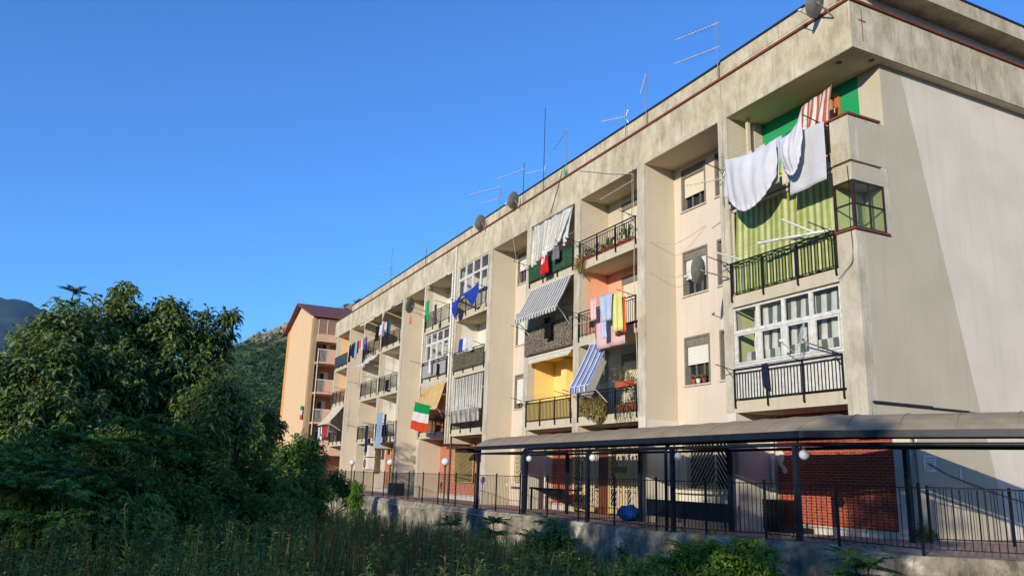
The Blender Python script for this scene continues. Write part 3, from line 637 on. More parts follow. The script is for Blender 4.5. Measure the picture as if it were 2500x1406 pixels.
def cable(pts, r=.008, mat='greymetal', name='cable'):
    m = MB(); P_ = []
    for a, b in zip(pts, pts[1:]):
        a, b = Vector(a), Vector(b)
        for k in range(6): t_ = k/6; P_.append(a.lerp(b, t_)+Vector((.02*math.sin(t_*9+a.x), 0, -.03*math.sin(PI*t_))))
    P_.append(Vector(pts[-1])); m.tube(P_, r, 4); return m.build(name, M[mat], B)
cable([(-4.75, -.03, 13.8), (-4.72, -.03, 12.4), (-4.8, -.03, 9), (-4.7, -.03, 7.3)], .012, 'sill'); cable([(-13.5, -.03, 13.8), (-9.55, -.05, 12.3), (-9.5, -.05, 8), (-9.3, -.05, 3.6)], .012, 'sill')
cable([(-10.6, -.03, 13.8), (-9.6, -.04, 12.5)], .012, 'sill'); cable([(-14.9, -.02, 14.3), (-15.9, -.02, 12.6)], .014, 'black'); cable([(-19.5, -.02, 14), (-19.6, -.02, 12.4), (-19.9, .6, 10.2)], .01, 'sill')
cable([(-22.2, -.02, 12.3), (-22.8, -.03, 9.4)], .008); cable([(-9.3, -.04, 9.7), (-8.2, .8, 9.4), (-7.2, 1.3, 9.9)], .008); cable([(-9.3, -.04, 8.6), (-8.2, .8, 8.2), (-7.2, 1.3, 8.6)], .008)
cable([(.02, 1.9, 1.95), (.02, 3.2, 1.55), (.02, 6.0, 1.0)], .012, 'black'); cable([(-.1, -.03, 9.3), (-.12, -.03, 6.8), (-.55, -.1, 6.4)], .01, 'black')
# notice with small print on the end wall, cable stub
mb = MB(); mb.box(.0, .012, 1.75, 2.2, 1.75, 2.15); nb = mb.build('notice', M['whitemetal'], B); mb = MB()
for i in range(5): mb.box(.012, .014, 1.8, 2.15-.05*(i % 2), 1.82+i*.06, 1.835+i*.06)
mb.build('notice_text', M['greymetal'], nb)
MB().box(.0, .02, 3.05, 3.1, 1.5, 1.9).build('cable_duct', M['whitemetal'], B)
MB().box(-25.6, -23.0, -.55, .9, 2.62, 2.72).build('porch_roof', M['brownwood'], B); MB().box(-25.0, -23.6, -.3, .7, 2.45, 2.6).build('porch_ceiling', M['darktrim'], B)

# ------------------------------------------------------------------ awnings, curtains and laundry
def cgrid(tl, tr, bl, br, fold=.05, nf=8, nu=48, nv=14, sag=0., wav=.0, out=Vector((0, -1, 0)), hem=0, ph=0., seed=0):
    tl, tr, bl, br = map(Vector, (tl, tr, bl, br))
    def fn(u, v):
        a = tl.lerp(tr, u); b = bl.lerp(br, u); p = a.lerp(b, v)
        p = p + out*(fold*math.sin(2*PI*nf*u+ph+.8*math.sin(v*2.2+seed))*(.25+.75*v)) + out*.4*fold*math.sin(2*PI*nf*.37*u+3*v+seed)
        p.z -= sag*4*u*(1-u) + wav*math.sin(2*PI*u*3+seed)*v
        if hem and v > .999: p.z -= hem*abs(math.sin(PI*u*nf*2))
        return p
    return MB().grid(fn, nu, nv)
def hang(name, label, cat, mat, *a, group=None, mx=None, **k):
    o = cgrid(*a, **k).build(name, mat); tag(o, label, cat, group)
    m = o.modifiers.new('thickness', 'SOLIDIFY'); m.thickness = .004; return o
M['st_green'] = striped('green_striped_canvas', [(0, '#9AA552'), (.38, '#AEB768'), (.5, '#CFD2A0'), (.88, '#BDC48A')], 16)
M['st_grey'] = striped('grey_white_canvas', [(0, '#D8D6CC'), (.5, '#77767A')], 16); M['st_grey2'] = striped('pale_grey_white_canvas', [(0, '#DAD7CC'), (.45, '#B7B3A9'), (.55, '#D2CFC4'), (.85, '#A6A39A')], 13)
M['st_greyA'] = striped('grey_striped_curtain', [(0, '#E2E0D6'), (.5, '#74746F')], 9, translucent=.15); M['st_greyC'] = striped('grey_white_drape', [(0, '#CFCBC0'), (.45, '#807C76')], 14)
M['st_blue'] = striped('blue_white_canvas', [(0, '#DADDE0'), (.25, '#4C62A0'), (.6, '#DADDE0'), (.66, '#8C97BA')], 4); M['st_org'] = striped('yellow_orange_canvas', [(0, '#E2C287'), (.7, '#C99C5C')], 22)
M['st_red'] = striped('red_white_cloth', [(0, '#DCD3C8'), (.5, '#B5604A')], 7)
for k, c in dict(white='#D9D9DD', white2='#CFD0D2', blue='#2747A8', navy='#20283F', black='#1A1A1E', red='#C32A22', green='#1F9A52', pink='#E5C0BE', lightblue='#B9C6DC', yellow='#DFDb8A', orange='#D9632E', grey='#77797C', brown='#4C3B34', denim='#8CA3BD', cream='#D8CDB4', teal='#2E5D66').items(): M['c_'+k] = cloth('cloth_'+k, c)
# second floor by the corner: green striped sun curtain
def awn_thing(name, label, loc, group='sun awnings and curtains on the balconies'): return empty(name, label, 'awning', loc, group)
a_ = awn_thing('sun_curtain', 'lime green striped sun curtain let down in front of a balcony at the corner', (-2.6, .1, 7.5))
cgrid((-4.3, .06, 9.3), (-.68, .06, 9.3), (-4.4, -.0+.03, 6.78), (-.66, .03, 6.78), fold=.03, nf=12, nv=18).build('canvas', M['st_green'], a_)
MB().tube([(-4.4, .04, 9.34), (-.64, .04, 9.34)], .05, 8).build('roller', M['whitemetal'], a_)
m = MB(); m.box(-4.46, -4.4, .02, .06, 6.8, 9.3); m.build('side_strip', M['c_cream'], a_)
m = MB(); m.tube([(-2.5, -.85, 7.72), (-.66, -.12, 7.72)], .045, 6); m.build('arm', M['whitemetal'], a_); MB().tube([(-1.6, -.85, 8.15), (-1.1, -.2, 7.75)], .03, 6).build('arm', M['whitemetal'], a_); MB().tube([(-4.4, -.75, 7.95), (-4.0, -.1, 7.72)], .025, 6).build('arm', M['whitemetal'], a_)
# veranda curtains
a_ = empty('veranda_curtain', 'grey and white striped curtain hanging behind the glazed first-floor veranda', 'curtain', (-2.2, .3, 4.6))
cgrid((-3.9, .25, 6.25), (-.75, .25, 6.25), (-3.95, .25, 4.85), (-.8, .25, 4.95), fold=.035, nf=9, hem=.05).build('canvas', M['st_greyA'], a_)
cgrid((-4.2, .18, 5.02), (-.9, .18, 5.02), (-4.2, .18, 4.72), (-.9, .18, 4.72), fold=.02, nf=4, hem=.08).build('valance', M['st_greyA'], a_)
# B1 third floor: pale striped curtain, fallen at one corner
a_ = awn_thing('sun_curtain', 'pale grey striped curtain crookedly hanging above a green screened railing', (-15.9, .0, 10.6))
cgrid((-17.5, .02, 12.42), (-13.95, .02, 12.44), (-17.35, -.12, 10.5), (-14.6, -.25, 10.95), fold=.07, nf=11, wav=.06, nv=16).build('canvas', M['st_grey2'], a_)
cgrid((-14.6, .0, 12.4), (-13.95, .0, 12.4), (-14.55, -.1, 10.75), (-14.1, -.15, 11.1), fold=.05, nf=3, nu=14).build('loose_flap', M['c_white2'], a_)
MB().tube([(-17.7, .03, 12.42), (-13.85, .03, 12.44)], .03, 8).build('roller', M['greymetal'], a_)
# B1 second floor: projecting grey and white awning
def awning(label, xt0, xt1, zt, xb0, xb1, yb, zb, mat, val=.2, nf=8, arms=True, yt=-.04, twist=0.):
    a = awn_thing('awning', label, ((xt0+xt1)/2, 0, zb))
    def fn(u, v):
        p = Vector((xt0, yt, zt)).lerp(Vector((xt1, yt, zt)), u).lerp(Vector((xb0, yb, zb)).lerp(Vector((xb1, yb, zb+twist)), u), v); p.z -= .06*math.sin(PI*v); return p
    MB().grid(fn, 30, 10).build('canvas', mat, a)
    def vf(u, v):
        p = Vector((xb0, yb-.012, zb)).lerp(Vector((xb1, yb-.012, zb+twist)), u); p.z -= v*(val*(.72+.28*abs(math.sin(PI*u*nf)))); p.y -= .02*math.sin(u*20)*v; return p
    MB().grid(vf, nf*8, 3).build('valance', mat, a)
    MB().tube([(xt0-.05, yt+.01, zt+.03), (xt1+.05, yt+.01, zt+.03)], .045, 8).build('roller', M['whitemetal'], a); MB().tube([(xb0, yb, zb), (xb1, yb, zb+twist)], .022, 6).build('front_bar', M['whitemetal'], a)
    if arms:
        for xt, xb, zz in ((xt0+.1, xb0+.05, zb), (xt1-.1, xb1-.05, zb+twist)): MB().tube([(xt, -.06, zb-.55), ((xt+xb)/2, yb*.55, zb-.2), (xb, yb, zz)], .022, 6).build('arm', M['whitemetal'], a)
    return a
awning('grey and white striped awning tilted out over a mottled brown screened balcony', -17.6, -13.95, 9.42, -17.3, -13.5, -.95, 7.95, M['st_grey'], .2, 16)
awning('narrow blue and white striped awning sloping steeply down to a plant-filled balcony', -12.5, -11.15, 6.32, -12.45, -11.05, -.95, 4.62, M['st_blue'], .28, 4)
awning('rolled-up cream awning edge above the yellow balcony recess', -17.6, -13.9, 6.35, -17.55, -13.95, -.1, 6.22, M['c_cream'], .1, 24, arms=False)
a_ = awn_thing('sun_curtain', 'bold grey and white striped curtain above the balcony with grey drapes', (-24.4, 0, 4.6))
cgrid((-26.3, .02, 6.3), (-22.5, .02, 6.33), (-26.3, -.02, 4.55), (-22.5, -.02, 4.5), fold=.04, nf=14, nv=10).build('canvas', M['st_greyC'], a_)
awning('yellow and orange finely striped awning beside the tricolour flag', -31.1, -27.5, 6.28, -30.9, -27.3, -.55, 4.85, M['st_org'], .1, 12)
awning('folded white awning with long bars under the cornice beside the white drainpipes', -31.2, -27.5, 12.45, -31.2, -27.6, -.25, 12.36, M['c_cream'], .06, 10, arms=False)
awning('scalloped cream awning under the cornice above crowded washing, nearer one', -40.1, -36.3, 12.35, -40.1, -36.4, -.65, 12.05, M['c_cream'], .16, 14, arms=False)
awning('scalloped cream awning under the cornice above crowded washing, farther one', -44.7, -40.8, 12.35, -44.7, -41.0, -.45, 12.1, M['c_cream'], .16, 14, arms=False)
awning('small half-open cream awning between the two upper rows of far balconies', -44.5, -41.2, 9.35, -44.5, -41.3, -.5, 9.0, M['c_white2'], .14, 12, arms=False)
awning('plain beige awning sloping out from the farthest first-floor balcony', -53.0, -49.6, 6.3, -53.2, -49.8, -1.1, 5.0, M['c_cream'], .06, 6)
# railing screens
def screen(label, x0, x1, z0, z1, mat, y=-.09, fold=.012, nf=9, cat='railing screen'):
    o = cgrid((x0, y, z1), (x1, y, z1), (x0, y, z0), (x1, y, z0), fold=fold, nf=nf, nu=60, nv=10, seed=x0).build('railing_screen', mat); tag(o, label, cat, 'screens tied to the railings'); m = o.modifiers.new('thickness', 'SOLIDIFY'); m.thickness = .012
screen('dark green screen cloth tied to the railing under the crooked pale curtain', -17.7, -13.85, 9.82, 10.62, M['mesh_green'])
screen('mottled brown reed screen tied to the railing under the striped awning', -17.9, -13.8, 6.5, 7.7, M['reed'])
screen('mottled olive reed screen on the second-floor railing above the bold striped curtain', -26.4, -22.4, 6.72, 7.6, M['reed2'])
screen('dark teal cover on the third-floor railing at the far end', -53.3, -49.5, 9.75, 10.6, M['teal'])
screen('white mesh panel on the railing below the far glazed veranda', -31.2, -27.5, 6.78, 7.5, cloth('pale_mesh', '#A9A8A0'), y=-.085)
screen('grey draped cloths hung over a first-floor railing', -26.3, -22.6, 3.95, 4.6, striped('grey_drape', [(0, '#A8A69E'), (.3, '#6E6C68'), (.55, '#B9B6AC'), (.8, '#85827B')], 9), y=-.12, fold=.05, nf=12)
screen('dark quilts hung over the first-floor railing next to the denim overalls', -39.9, -37.5, 3.7, 4.4, M['c_black'], y=-.1, fold=.03, nf=7)
# big sheets at the corner
G = 'washing on the lines'
def drape(label, tl, tr, zb, y, mat, bulge=.12, name='bed_sheet', cat='sheet', sag=.12, side=(0, 0)):
    """sheet pegged along its top edge whose lower edge follows the heights zb"""
    tl, tr = Vector(tl), Vector(tr); us = np.linspace(0, 1, len(zb))
    def fn(u, v):
        p = tl.lerp(tr, u); top = p.z - sag*math.sin(PI*u); bot = float(np.interp(u, us, zb)); bot = .5*bot+.25*float(np.interp(min(1, u+.06), us, zb))+.25*float(np.interp(max(0, u-.06), us, zb))
        w = (u-.5)*(u-.5)*4; dd = v + .35*w*(1-v)*v
        z = top+(bot-top)*dd; f1 = .03*math.sin(9*(u-.5)*(1+.8*v)+5*v*v)*math.sin(PI*min(1, v+.15)) ; f2 = .018*math.sin(26*u+7*v*(u-.5))*(.3+v*(1-v)*2) ; f3 = .014*math.sin(60*u)*max(0, v-.72)*3
        p = Vector((p.x+side[0]*v*(1-u)+side[1]*v*u, p.y-bulge*math.sin(PI*u)*math.sin(PI*min(1, v*1.1))+f1+f2+f3, z)); return p
    o = MB().grid(fn, 64, 36).build(name, mat); tag(o, label, cat, G); o.modifiers.new('thickness', 'SOLIDIFY').thickness = .004; return o
drape('large white fitted sheet bellying down at the top corner, left of the pair', (-3.85, -.75, 10.66), (-1.72, -.78, 10.5), (9.35, 8.95, 8.8, 8.84, 8.95, 9.15, 9.5), -.8, M['c_white'], side=(.15, -.05))
drape('white sheet gathered in a deep fold before a longer cloth, top corner', (-1.66, -.86, 10.42), (-.62, -.95, 10.78), (9.75, 9.4, 9.22, 9.2, 9.35, 9.7), -.9, M['c_white'], bulge=.16, sag=.2, side=(.15, -.1))
hang('table_cloth', 'long white cloth hanging behind the gathered sheet beside the corner railing', 'cloth', M['c_white2'], (-1.3, -.62, 10.5), (-.2, -.66, 10.42), (-1.5, -.6, 8.82), (-.22, -.66, 8.86), fold=.02, nf=1.5, group=G)
hang('bed_sheet', 'creased pale sheet edge behind the large bellying sheet', 'sheet', M['c_white2'], (-4.0, -.6, 10.45), (-1.75, -.65, 10.35), (-4.1, -.58, 9.55), (-1.8, -.63, 9.3), fold=.03, nf=5, group=G)
hang('towel', 'narrow yellow towel strip between the two big white sheets', 'towel', M['c_cream'], (-1.75, -.6, 10.3), (-1.55, -.6, 10.3), (-1.75, -.6, 9.2), (-1.5, -.6, 9.2), fold=.01, nf=1, group=G)
for i, (x, w, h, c, lb) in enumerate(((-3.35, .22, .4, 'cream', 'small cream towel pegged above the big sheet'), (-3.0, .4, .45, 'white2', 'small white pillowcase pegged above the big sheet'), (-2.45, .5, .6, 'lightblue', 'pale blue tie-dyed towel pegged above the big sheet'), (-1.8, .35, .5, 'black', 'black cloth pegged between the two big sheets'))):
    hang('towel', lb, 'towel', M['c_'+c], (x, -.35, 10.75), (x+w, -.35, 10.8), (x, -.33, 10.75-h), (x+w, -.35, 10.8-h), fold=.02, nf=2, nu=12, nv=6, group=G)
hang('striped_cloth', 'red and white striped cloth hanging across the green top-floor recess', 'cloth', M['st_red'], (-1.95, .5, 11.85), (-.85, .5, 12.05), (-2.0, .3, 11.05), (-.75, .2, 10.75), fold=.07, nf=3, group=G)
hang('cloth', 'dark blue cloth drooping from the white-backed first-floor railing', 'cloth', M['c_navy'], (-3.33, -.12, 4.56), (-3.12, -.12, 4.58), (-3.28, -.13, 3.95), (-3.0, -.14, 3.8), fold=.03, nf=2, nu=12, nv=8, group=G)
def hl(lb, c, x0, x1, z0, z1, y, nf=2, name='garment', cat='garment', taper=0., fold=.03):
    return hang(name, lb, cat, M['c_'+c], (x0, y, z0), (x1, y, z0), (x0+taper, y, z1), (x1-taper, y, z1), fold=fold, nf=nf, nu=16, nv=8, group=G, seed=x0)
hl('pink towel at the left end of the washing before the salmon recess', 'pink', -11.3, -10.9, 7.8, 7.0, -.75, name='towel', cat='towel')
hl('pink baby sheet behind the pale blue shirt before the salmon recess', 'pink', -11.4, -9.5, 7.5, 5.95, -.45, name='bed_sheet', cat='sheet')
hl('pale blue night shirt with hanging sleeves before the salmon recess', 'lightblue', -10.65, -9.75, 7.78, 6.8, -.8, taper=.12)
hl('sleeve end of a pale blue pyjama leg before the salmon recess', 'lightblue', -10.5, -10.15, 6.8, 6.2, -.8, name='pyjama')
hl('pale yellow bath towel hanging at the right of the washing before the salmon recess', 'yellow', -9.95, -9.3, 7.75, 6.35, -.7, name='towel', cat='towel')
hl('orange-edged towel behind the yellow towel before the salmon recess', 'orange', -9.9, -9.22, 7.55, 6.3, -.62, name='towel', cat='towel')
hl('bright red sweater hanging over the green screen cloth', 'red', -15.95, -15.25, 10.55, 9.75, -.45, fold=.05)
hl('white cloth bunched above the red sweater on the green screen cloth', 'white', -15.9, -15.4, 10.85, 10.2, -.42, fold=.06)
hl('charcoal trousers hanging beside the red sweater', 'grey', -15.1, -14.5, 10.75, 10.2, -.35)
hl('black jacket hanging in front of the mottled brown screen', 'black', -15.65, -15.1, 7.85, 6.95, -.35)
drape('blue net sheet sagging at the left below the far white veranda windows', (-26.3, -.4, 10.45), (-24.5, -.55, 10.6), (10.1, 9.6, 9.45, 9.6, 10.1, 10.4), 0, M['c_blue'], name='net_sheet', side=(.2, -.2))
drape('blue net sheet bunched at the right below the far white veranda windows', (-24.6, -.5, 10.6), (-22.5, -.45, 10.9), (10.45, 10.3, 10.0, 9.75, 9.8, 10.2), 0, M['c_blue'], name='net_sheet', side=(.3, -.1))
hl('bright green towel hanging from the balcony between the drainpipes and the satellite dish', 'green', -30.0, -29.5, 11.2, 9.95, -.5, name='towel', cat='towel')
hl('dark brown towel hanging beside the bright green towel', 'brown', -28.9, -28.5, 10.8, 9.6, -.4, name='towel', cat='towel')
hl('blue and white shirts airing above the olive reed screen', 'blue', -25.4, -24.9, 8.3, 7.6, -.2)
hl('white vest airing above the olive reed screen', 'white', -24.7, -24.3, 8.3, 7.6, -.25)
hl('white towel pegged above the olive reed screen, nearest the pillar', 'white2', -24.0, -23.5, 8.2, 7.5, -.25, name='towel', cat='towel')
hl('black strip of cloth hanging from the far white mesh railing', 'black', -28.6, -28.3, 7.4, 6.75, -.2, name='cloth', cat='cloth')
hl('white strip of cloth hanging from the far white mesh railing', 'white', -29.6, -29.3, 7.75, 6.9, -.3, name='cloth', cat='cloth')
lau = [(-45.9, 'black', .5, 1.3), (-45.3, 'navy', .45, .9), (-44.8, 'navy', .6, 1.1), (-44.15, 'denim', .55, 1.25), (-43.5, 'black', .3, .9), (-43.1, 'orange', .55, .6), (-42.45, 'white', .3, .8), (-42.1, 'grey', .3, .8), (-41.7, 'blue', .3, .9), (-41.3, 'navy', .3, .9)]
for i, (x, c, w_, h) in enumerate(lau):
    hl(['black trousers farthest along the crowded far line', 'dark blue shirt next to the farthest black trousers', 'long navy garment on the crowded far line', 'faded blue jeans on the crowded far line', 'narrow black garment beside the orange shirt', 'bright orange shirt on the crowded far line', 'white vest right of the orange shirt', 'grey sock-like garment right of the orange shirt', 'bright blue garment right of the orange shirt', 'navy trousers at the near end of the orange shirt row'][i], c, x, x+w_, 10.65, 10.65-h, -.85)
lau = [(-40.0, 'black', .9, 1.0), (-39.0, 'white', .7, .7), (-38.3, 'grey', .5, .9), (-37.8, 'white2', .5, .5), (-37.3, 'navy', .4, .8), (-36.9, 'teal', .4, .9)]
for i, (x, c, w_, h) in enumerate(lau):
    hl(['large black coat on the top-floor line next to the satellite dish pillar', 'white shirt right of the large black coat', 'grey trousers right of the large black coat', 'short white cloth near the pillar on the top-floor line', 'navy jeans near the pillar on the top-floor line', 'teal shirt against the pillar on the top-floor line'][i], c, x, x+w_, 11.15 if i else 11.2, 11.15-h, -.6)
hl('ragged black cloth on the middle far railing', 'black', -38.3, -37.5, 7.35, 6.6, -.15, name='cloth', cat='cloth', taper=.15)
a_ = empty('overalls', 'pale blue denim overalls hanging full length from the first-floor line', 'overalls', (-37.7, -.6, 3.0), G)
cgrid((-38.2, -.55, 5.1), (-37.0, -.55, 5.15), (-38.1, -.55, 4.35), (-37.1, -.55, 4.35), fold=.03, nf=2, nu=12, nv=6).build('bib', M['c_denim'], a_)
for x in (-38.25, -37.6): cgrid((x, -.55, 4.35), (x+.6, -.55, 4.35), (x-.05, -.55, 2.9), (x+.5, -.55, 2.95), fold=.03, nf=1, nu=8, nv=6).build('trouser_leg', M['c_denim'], a_)
hl('long dark coat hanging next to the denim overalls', 'navy', -36.8, -36.4, 5.0, 3.2, -.5)
hl('dark blue hooded towel with white edge on the far first-floor rail', 'navy', -41.9, -41.2, 4.5, 2.7, -.25, name='towel', cat='towel')
for i, (x, c, w_, h) in enumerate(((-54.2, 'lightblue', .8, 1.1), (-53.2, 'white', .4, 1.2), (-52.4, 'red', .5, 1.0), (-51.8, 'red', .5, .9), (-51.0, 'grey', .5, .9))):
    hl(['light blue towel at the farthest line end', 'white shirt between the light blue towel and red shirts', 'red shirt farther under the plain beige awning', 'red shirt nearer under the plain beige awning', 'grey shirt nearest under the plain beige awning'][i], c, x, x+w_, 4.85, 4.85-h, -.8)

# ---- plants, pots and balcony clutter
LG = {'g1': leafmat('balcony_leaves', lin('#3A5524'), lin('#5F7834'), lin('#7F9044'), 8), 'g2': leafmat('dry_leaves', lin('#8A7A44'), lin('#A8965A'), lin('#74783A'), 8)}
def potplant(x, y, z, h, r, kind='bushy', pot='terracotta', label='', leaves='g1', n=120, pr=.13, ph_=.2, cat='potted plant', droop=.5):
    e = empty('potted_plant', label, cat, (x, y, z), 'potted plants on the balconies')
    m = MB(); m.lathe([(.001, 0), (pr*.7, 0), (pr, ph_), (pr*1.08, ph_), (pr*1.08, ph_-.03), (pr*.9, ph_-.03), (.001, ph_-.04)], (x, y, z), 12); m.build('pot', M[pot], e)
    if kind == 'cactus':
        m = MB()
        for i in range(7): a = random.uniform(0, 6.3); m.tube([(x+.04*math.cos(a), y+.04*math.sin(a), z+ph_-.04), (x+.1*math.cos(a), y+.1*math.sin(a), z+ph_+h*.5), (x+.12*math.cos(a), y+.12*math.sin(a), z+ph_+h*random.uniform(.7, 1))], [.025, .03, .01], 6)
        m.build('stem', LG[leaves], e); return e
    d = rdir(n, -1 if kind == 'trail' else 0, 1); P = np.array([x, y, z+(ph_*.5 if kind == 'trail' else ph_+h*.45)])+d*np.array([r, r*(.6 if kind == 'trail' else 1), h*(.75 if kind == 'trail' else .55)])*rng.uniform(.3, 1, (n, 1))
    leafcloud('foliage', P, d+[0, 0, .2], rng.uniform(.06, .13, n), .04, LG[leaves], e, droop)
    m = MB()
    for i in range(5): q = P[i*7 % n]; m.tube([(x, y, z+ph_-.04), (x, y, z+ph_+h*.2), tuple(q)], [.012, .008, .004], 4)
    m.build('stem', M['bark'], e); return e
for i, x in enumerate((-13.1, -12.7, -12.2, -11.8, -11.4, -11.0, -10.6, -10.2, -9.85)):
    potplant(x, .12, 9.79, (.35, .25, .4, .3, .45, .35, .5, .75, .45)[i], .16, 'cactus' if i in (3, 4, 7) else 'bushy', label='pot plant behind the top-floor plant-lined railing, '+['at its left end', 'second from the left', 'third from the left', 'fourth from the left, spiky', 'in the middle, spiky', 'right of the middle', 'third from the right', 'tall and spiky, second from the right', 'at its right end'][i], n=70)
e_ = potplant(-13.1, -.16, 9.62, .5, .3, 'trail', label='shaggy plant spilling through the lower left of the top plant-lined railing', leaves='g2', n=420, droop=.8)
for i, x in enumerate((-13.0, -12.65, -12.3)): potplant(x, .1, 3.64, .35, .13, label='orange pot plant under the blue striped awning, '+['leftmost', 'second', 'third'][i]+' of the row', n=60, pr=.12, ph_=.25)
potplant(-11.6, -.28, 3.8, .62, .45, 'trail', pr=.09, label='large dry bushy plant bulging out of the first-floor railing', leaves='g2', n=1500, droop=.9); potplant(-12.4, -.25, 3.9, .42, .26, 'trail', pr=.08, label='small pale dry plant left of the large bulging one', leaves='g2', n=600, droop=.9)
for i, x in enumerate((-10.6, -10.1, -9.75)): potplant(x, .0+.1, 3.64, .6, .25, 'trail', label='leafy plant in an orange pot right of the dead stalks, '+['left', 'middle', 'right'][i]+' of three', n=160, ph_=.28)
m = MB(); m.box(-10.5, -9.6, -.2, .0, 4.5, 4.72); e_ = empty('flower_box', 'long terracotta flower box with dead stalks on the first-floor rail', 'flower box', (-10, -.1, 4.5)); m.build('trough', M['terracotta'], e_)
n_ = 260; P = np.stack([rng.uniform(-10.8, -9.5, n_), rng.uniform(-.3, .05, n_), rng.uniform(4.65, 5.2, n_)], 1); leafcloud('foliage', P, rdir(n_, -.2, 1), .12, .03, LG['g2'], e_, .5)
m = MB()
for i in range(9): x = -10.4+.1*i; m.tube([(x, -.15, 3.9), (x+random.uniform(-.1, .2), -.3, 3.5), (x+random.uniform(-.1, .4), -.34, 2.95+random.uniform(0, .35))], [.012, .01, .005], 4)
m.build('dead_stalks', M['bark'], e_)
for i, x in enumerate((-8.1, -7.85, -7.55)):
    potplant(x, 1.36, 4.56, .12, .08, label='small pot on the lowest stairwell window sill, '+['left', 'middle, white', 'right with trailing stem'][i], pot=['terracotta', 'whitemetal', 'clay'][i], n=25, pr=.08, ph_=.14, leaves='g2')
potplant(-28.7, .1, 3.64, .5, .35, label='leafy green plant in a terracotta tub under the yellow striped awning', n=260, pr=.2, ph_=.35)
potplant(-10.9, .8, 3.64, 1.4, .5, label='tall dark bushy plant inside the first-floor balcony behind the blue awning', n=700)
e_ = empty('balcony_chair', 'dark red cloth over a chair behind the railing of the salmon balcony', 'chair', (-12.3, .3, 6.72))
MB().box(-12.7, -11.9, .15, .6, 7.12, 7.17).build('seat', M['darkred'], e_); cgrid((-12.75, .12, 7.45), (-11.85, .12, 7.45), (-12.75, .1, 7.05), (-11.85, .1, 7.05), fold=.02, nf=5).build('cloth', M['c_brown'], e_)
for x in (-12.65, -11.95):
    for y in (.2, .55): MB().tube([(x, y, 6.72), (x, y, 7.12)], .02, 6).build('leg', M['whitemetal'], e_)
e_ = empty('balcony_table', 'small terracotta coloured table behind the flag on the first floor', 'table', (-30.1, .3, 3.63)); MB().box(-30.6, -29.6, .1, .7, 4.35, 4.4).build('table_top', M['terracotta'], e_)
for x in (-30.5, -29.7):
    for y in (.15, .65): MB().tube([(x, y, 3.63), (x, y, 4.35)], .025, 6).build('leg', M['brownwood'], e_)

# ------------------------------------------------------------------ flag, dishes, aerials, air conditioners
def flag(label, c, w, h, pole_from=None, tilt=Vector((-.1, 0, 0))):
    e = empty('flag', label, 'flag', c, 'tricolour flags'); c = Vector(c)
    for k, mat in enumerate(('#12924F', '#E4E0DA', '#D64A2C')):
        def fn(u, v, k=k):
            vv = (k+v)/3; p = c + Vector((w*u, -.35*u*w*.4, -h*vv-.12*u*w)) + tilt*vv*3 + Vector((0, -.09*math.sin(5*u*PI+vv*2)*(.3+vv), 0)); return p
        MB().grid(fn, 24, 6).build(['green_band', 'white_band', 'red_band'][k], cloth('flag'+mat[1:], mat, .3), e)
    if pole_from: MB().tube([pole_from, c+Vector((-.1, 0, .06))], .018, 6).build('flagpole', M['brownwood'], e)
    return e
p0 = atY(1014, 982, -1.3); p1 = atY(1051, 990, -1.3)
e_ = empty('flag', 'large green, white and red flag hanging from a slanted pole by the balconies', 'flag', p0, 'tricolour flags')
c00, c10, c01, c11 = p0, p1, atY(1003, 1046, -1.3), atY(1042, 1055, -1.3)
for k, mat in enumerate(('#12924F', '#E4E0DA', '#D64A2C')):
    def fn(u, v, k=k):
        vv = (k+v)/3; p = c00.lerp(c10, u).lerp(c01.lerp(c11, u), vv); p = p + Vector((.3, -1, 0))*(.06*math.sin(4.5*u*PI+vv*2.5)*(.3+vv)); p.z -= .05*math.sin(PI*u)*vv; return p
    MB().grid(fn, 24, 6).build(['green_band', 'white_band', 'red_band'][k], cloth('flag'+mat[1:], mat, .3), e_)
MB().tube([atY(1012, 980, -1.3), (-27.8, -.1, 4.75)], .018, 6).build('flagpole', M['brownwood'], e_)

def dish(label, c, r, n=(-.9, -.4, .3), arm=.7, wall=None, wire=False, mast=None):
    c = Vector(c); n = Vector(n).normalized(); e = empty('satellite_dish', label, 'satellite dish', c, 'satellite dishes')
    side = n.cross(Vector((0, 0, 1))).normalized(); up = side.cross(n)
    m = MB()
    if wire:
        for k in range(1, 5): 
            pts = [c+n*(.18*(r*k/4)**2/r)+(side*math.cos(t_)+up*math.sin(t_))*r*k/4 for t_ in np.linspace(0, 2*PI, 21)]; m.tube(pts, .006, 4, False)
        for k in range(12): t_ = 2*PI*k/12; m.tube([c, c+(side*math.cos(t_)+up*math.sin(t_))*r*.5+n*.04*r, c+(side*math.cos(t_)+up*math.sin(t_))*r+n*.18*r], .005, 4, False)
    else:
        prof = [(r*i/8, .2*r*(i/8)**2) for i in range(9)]; prof[0] = (.002, 0); m.lathe(prof, c, 28, n); m.lathe([(a, b-.012) for a, b in prof[::-1]], c, 28, n); m.lathe([(r, .2*r), (r*1.02, .2*r-.006), (r, .2*r-.012)], c, 28, n)
    m.build('dish', M['whitemetal' if wire else 'dish'], e, True)
    f = c+n*r*1.25-up*r*.5; MB().tube([c-up*r*.95+n*.15*r, f], .014, 6).build('feed_arm', M['greymetal'], e); MB().tube([f-n*.0, f-n*.12+up*.03], [.035, .03], 8).build('receiver', M['whitemetal'], e)
    b = MB(); q = c-n*.12-up*.05; b.tube([c-n*.01, q], .03, 6); b.build('bracket', M['greymetal'], e)
    if wall is not None: MB().tube([q, Vector(wall)], .022, 6).build('mast', M['greymetal'], e)
    return e
dish('big grey satellite dish beside the green striped curtain balcony', (-5.05, -.75, 7.55), .42, (-.93, -.36, .15), wall=(-4.6, -.05, 7.3))
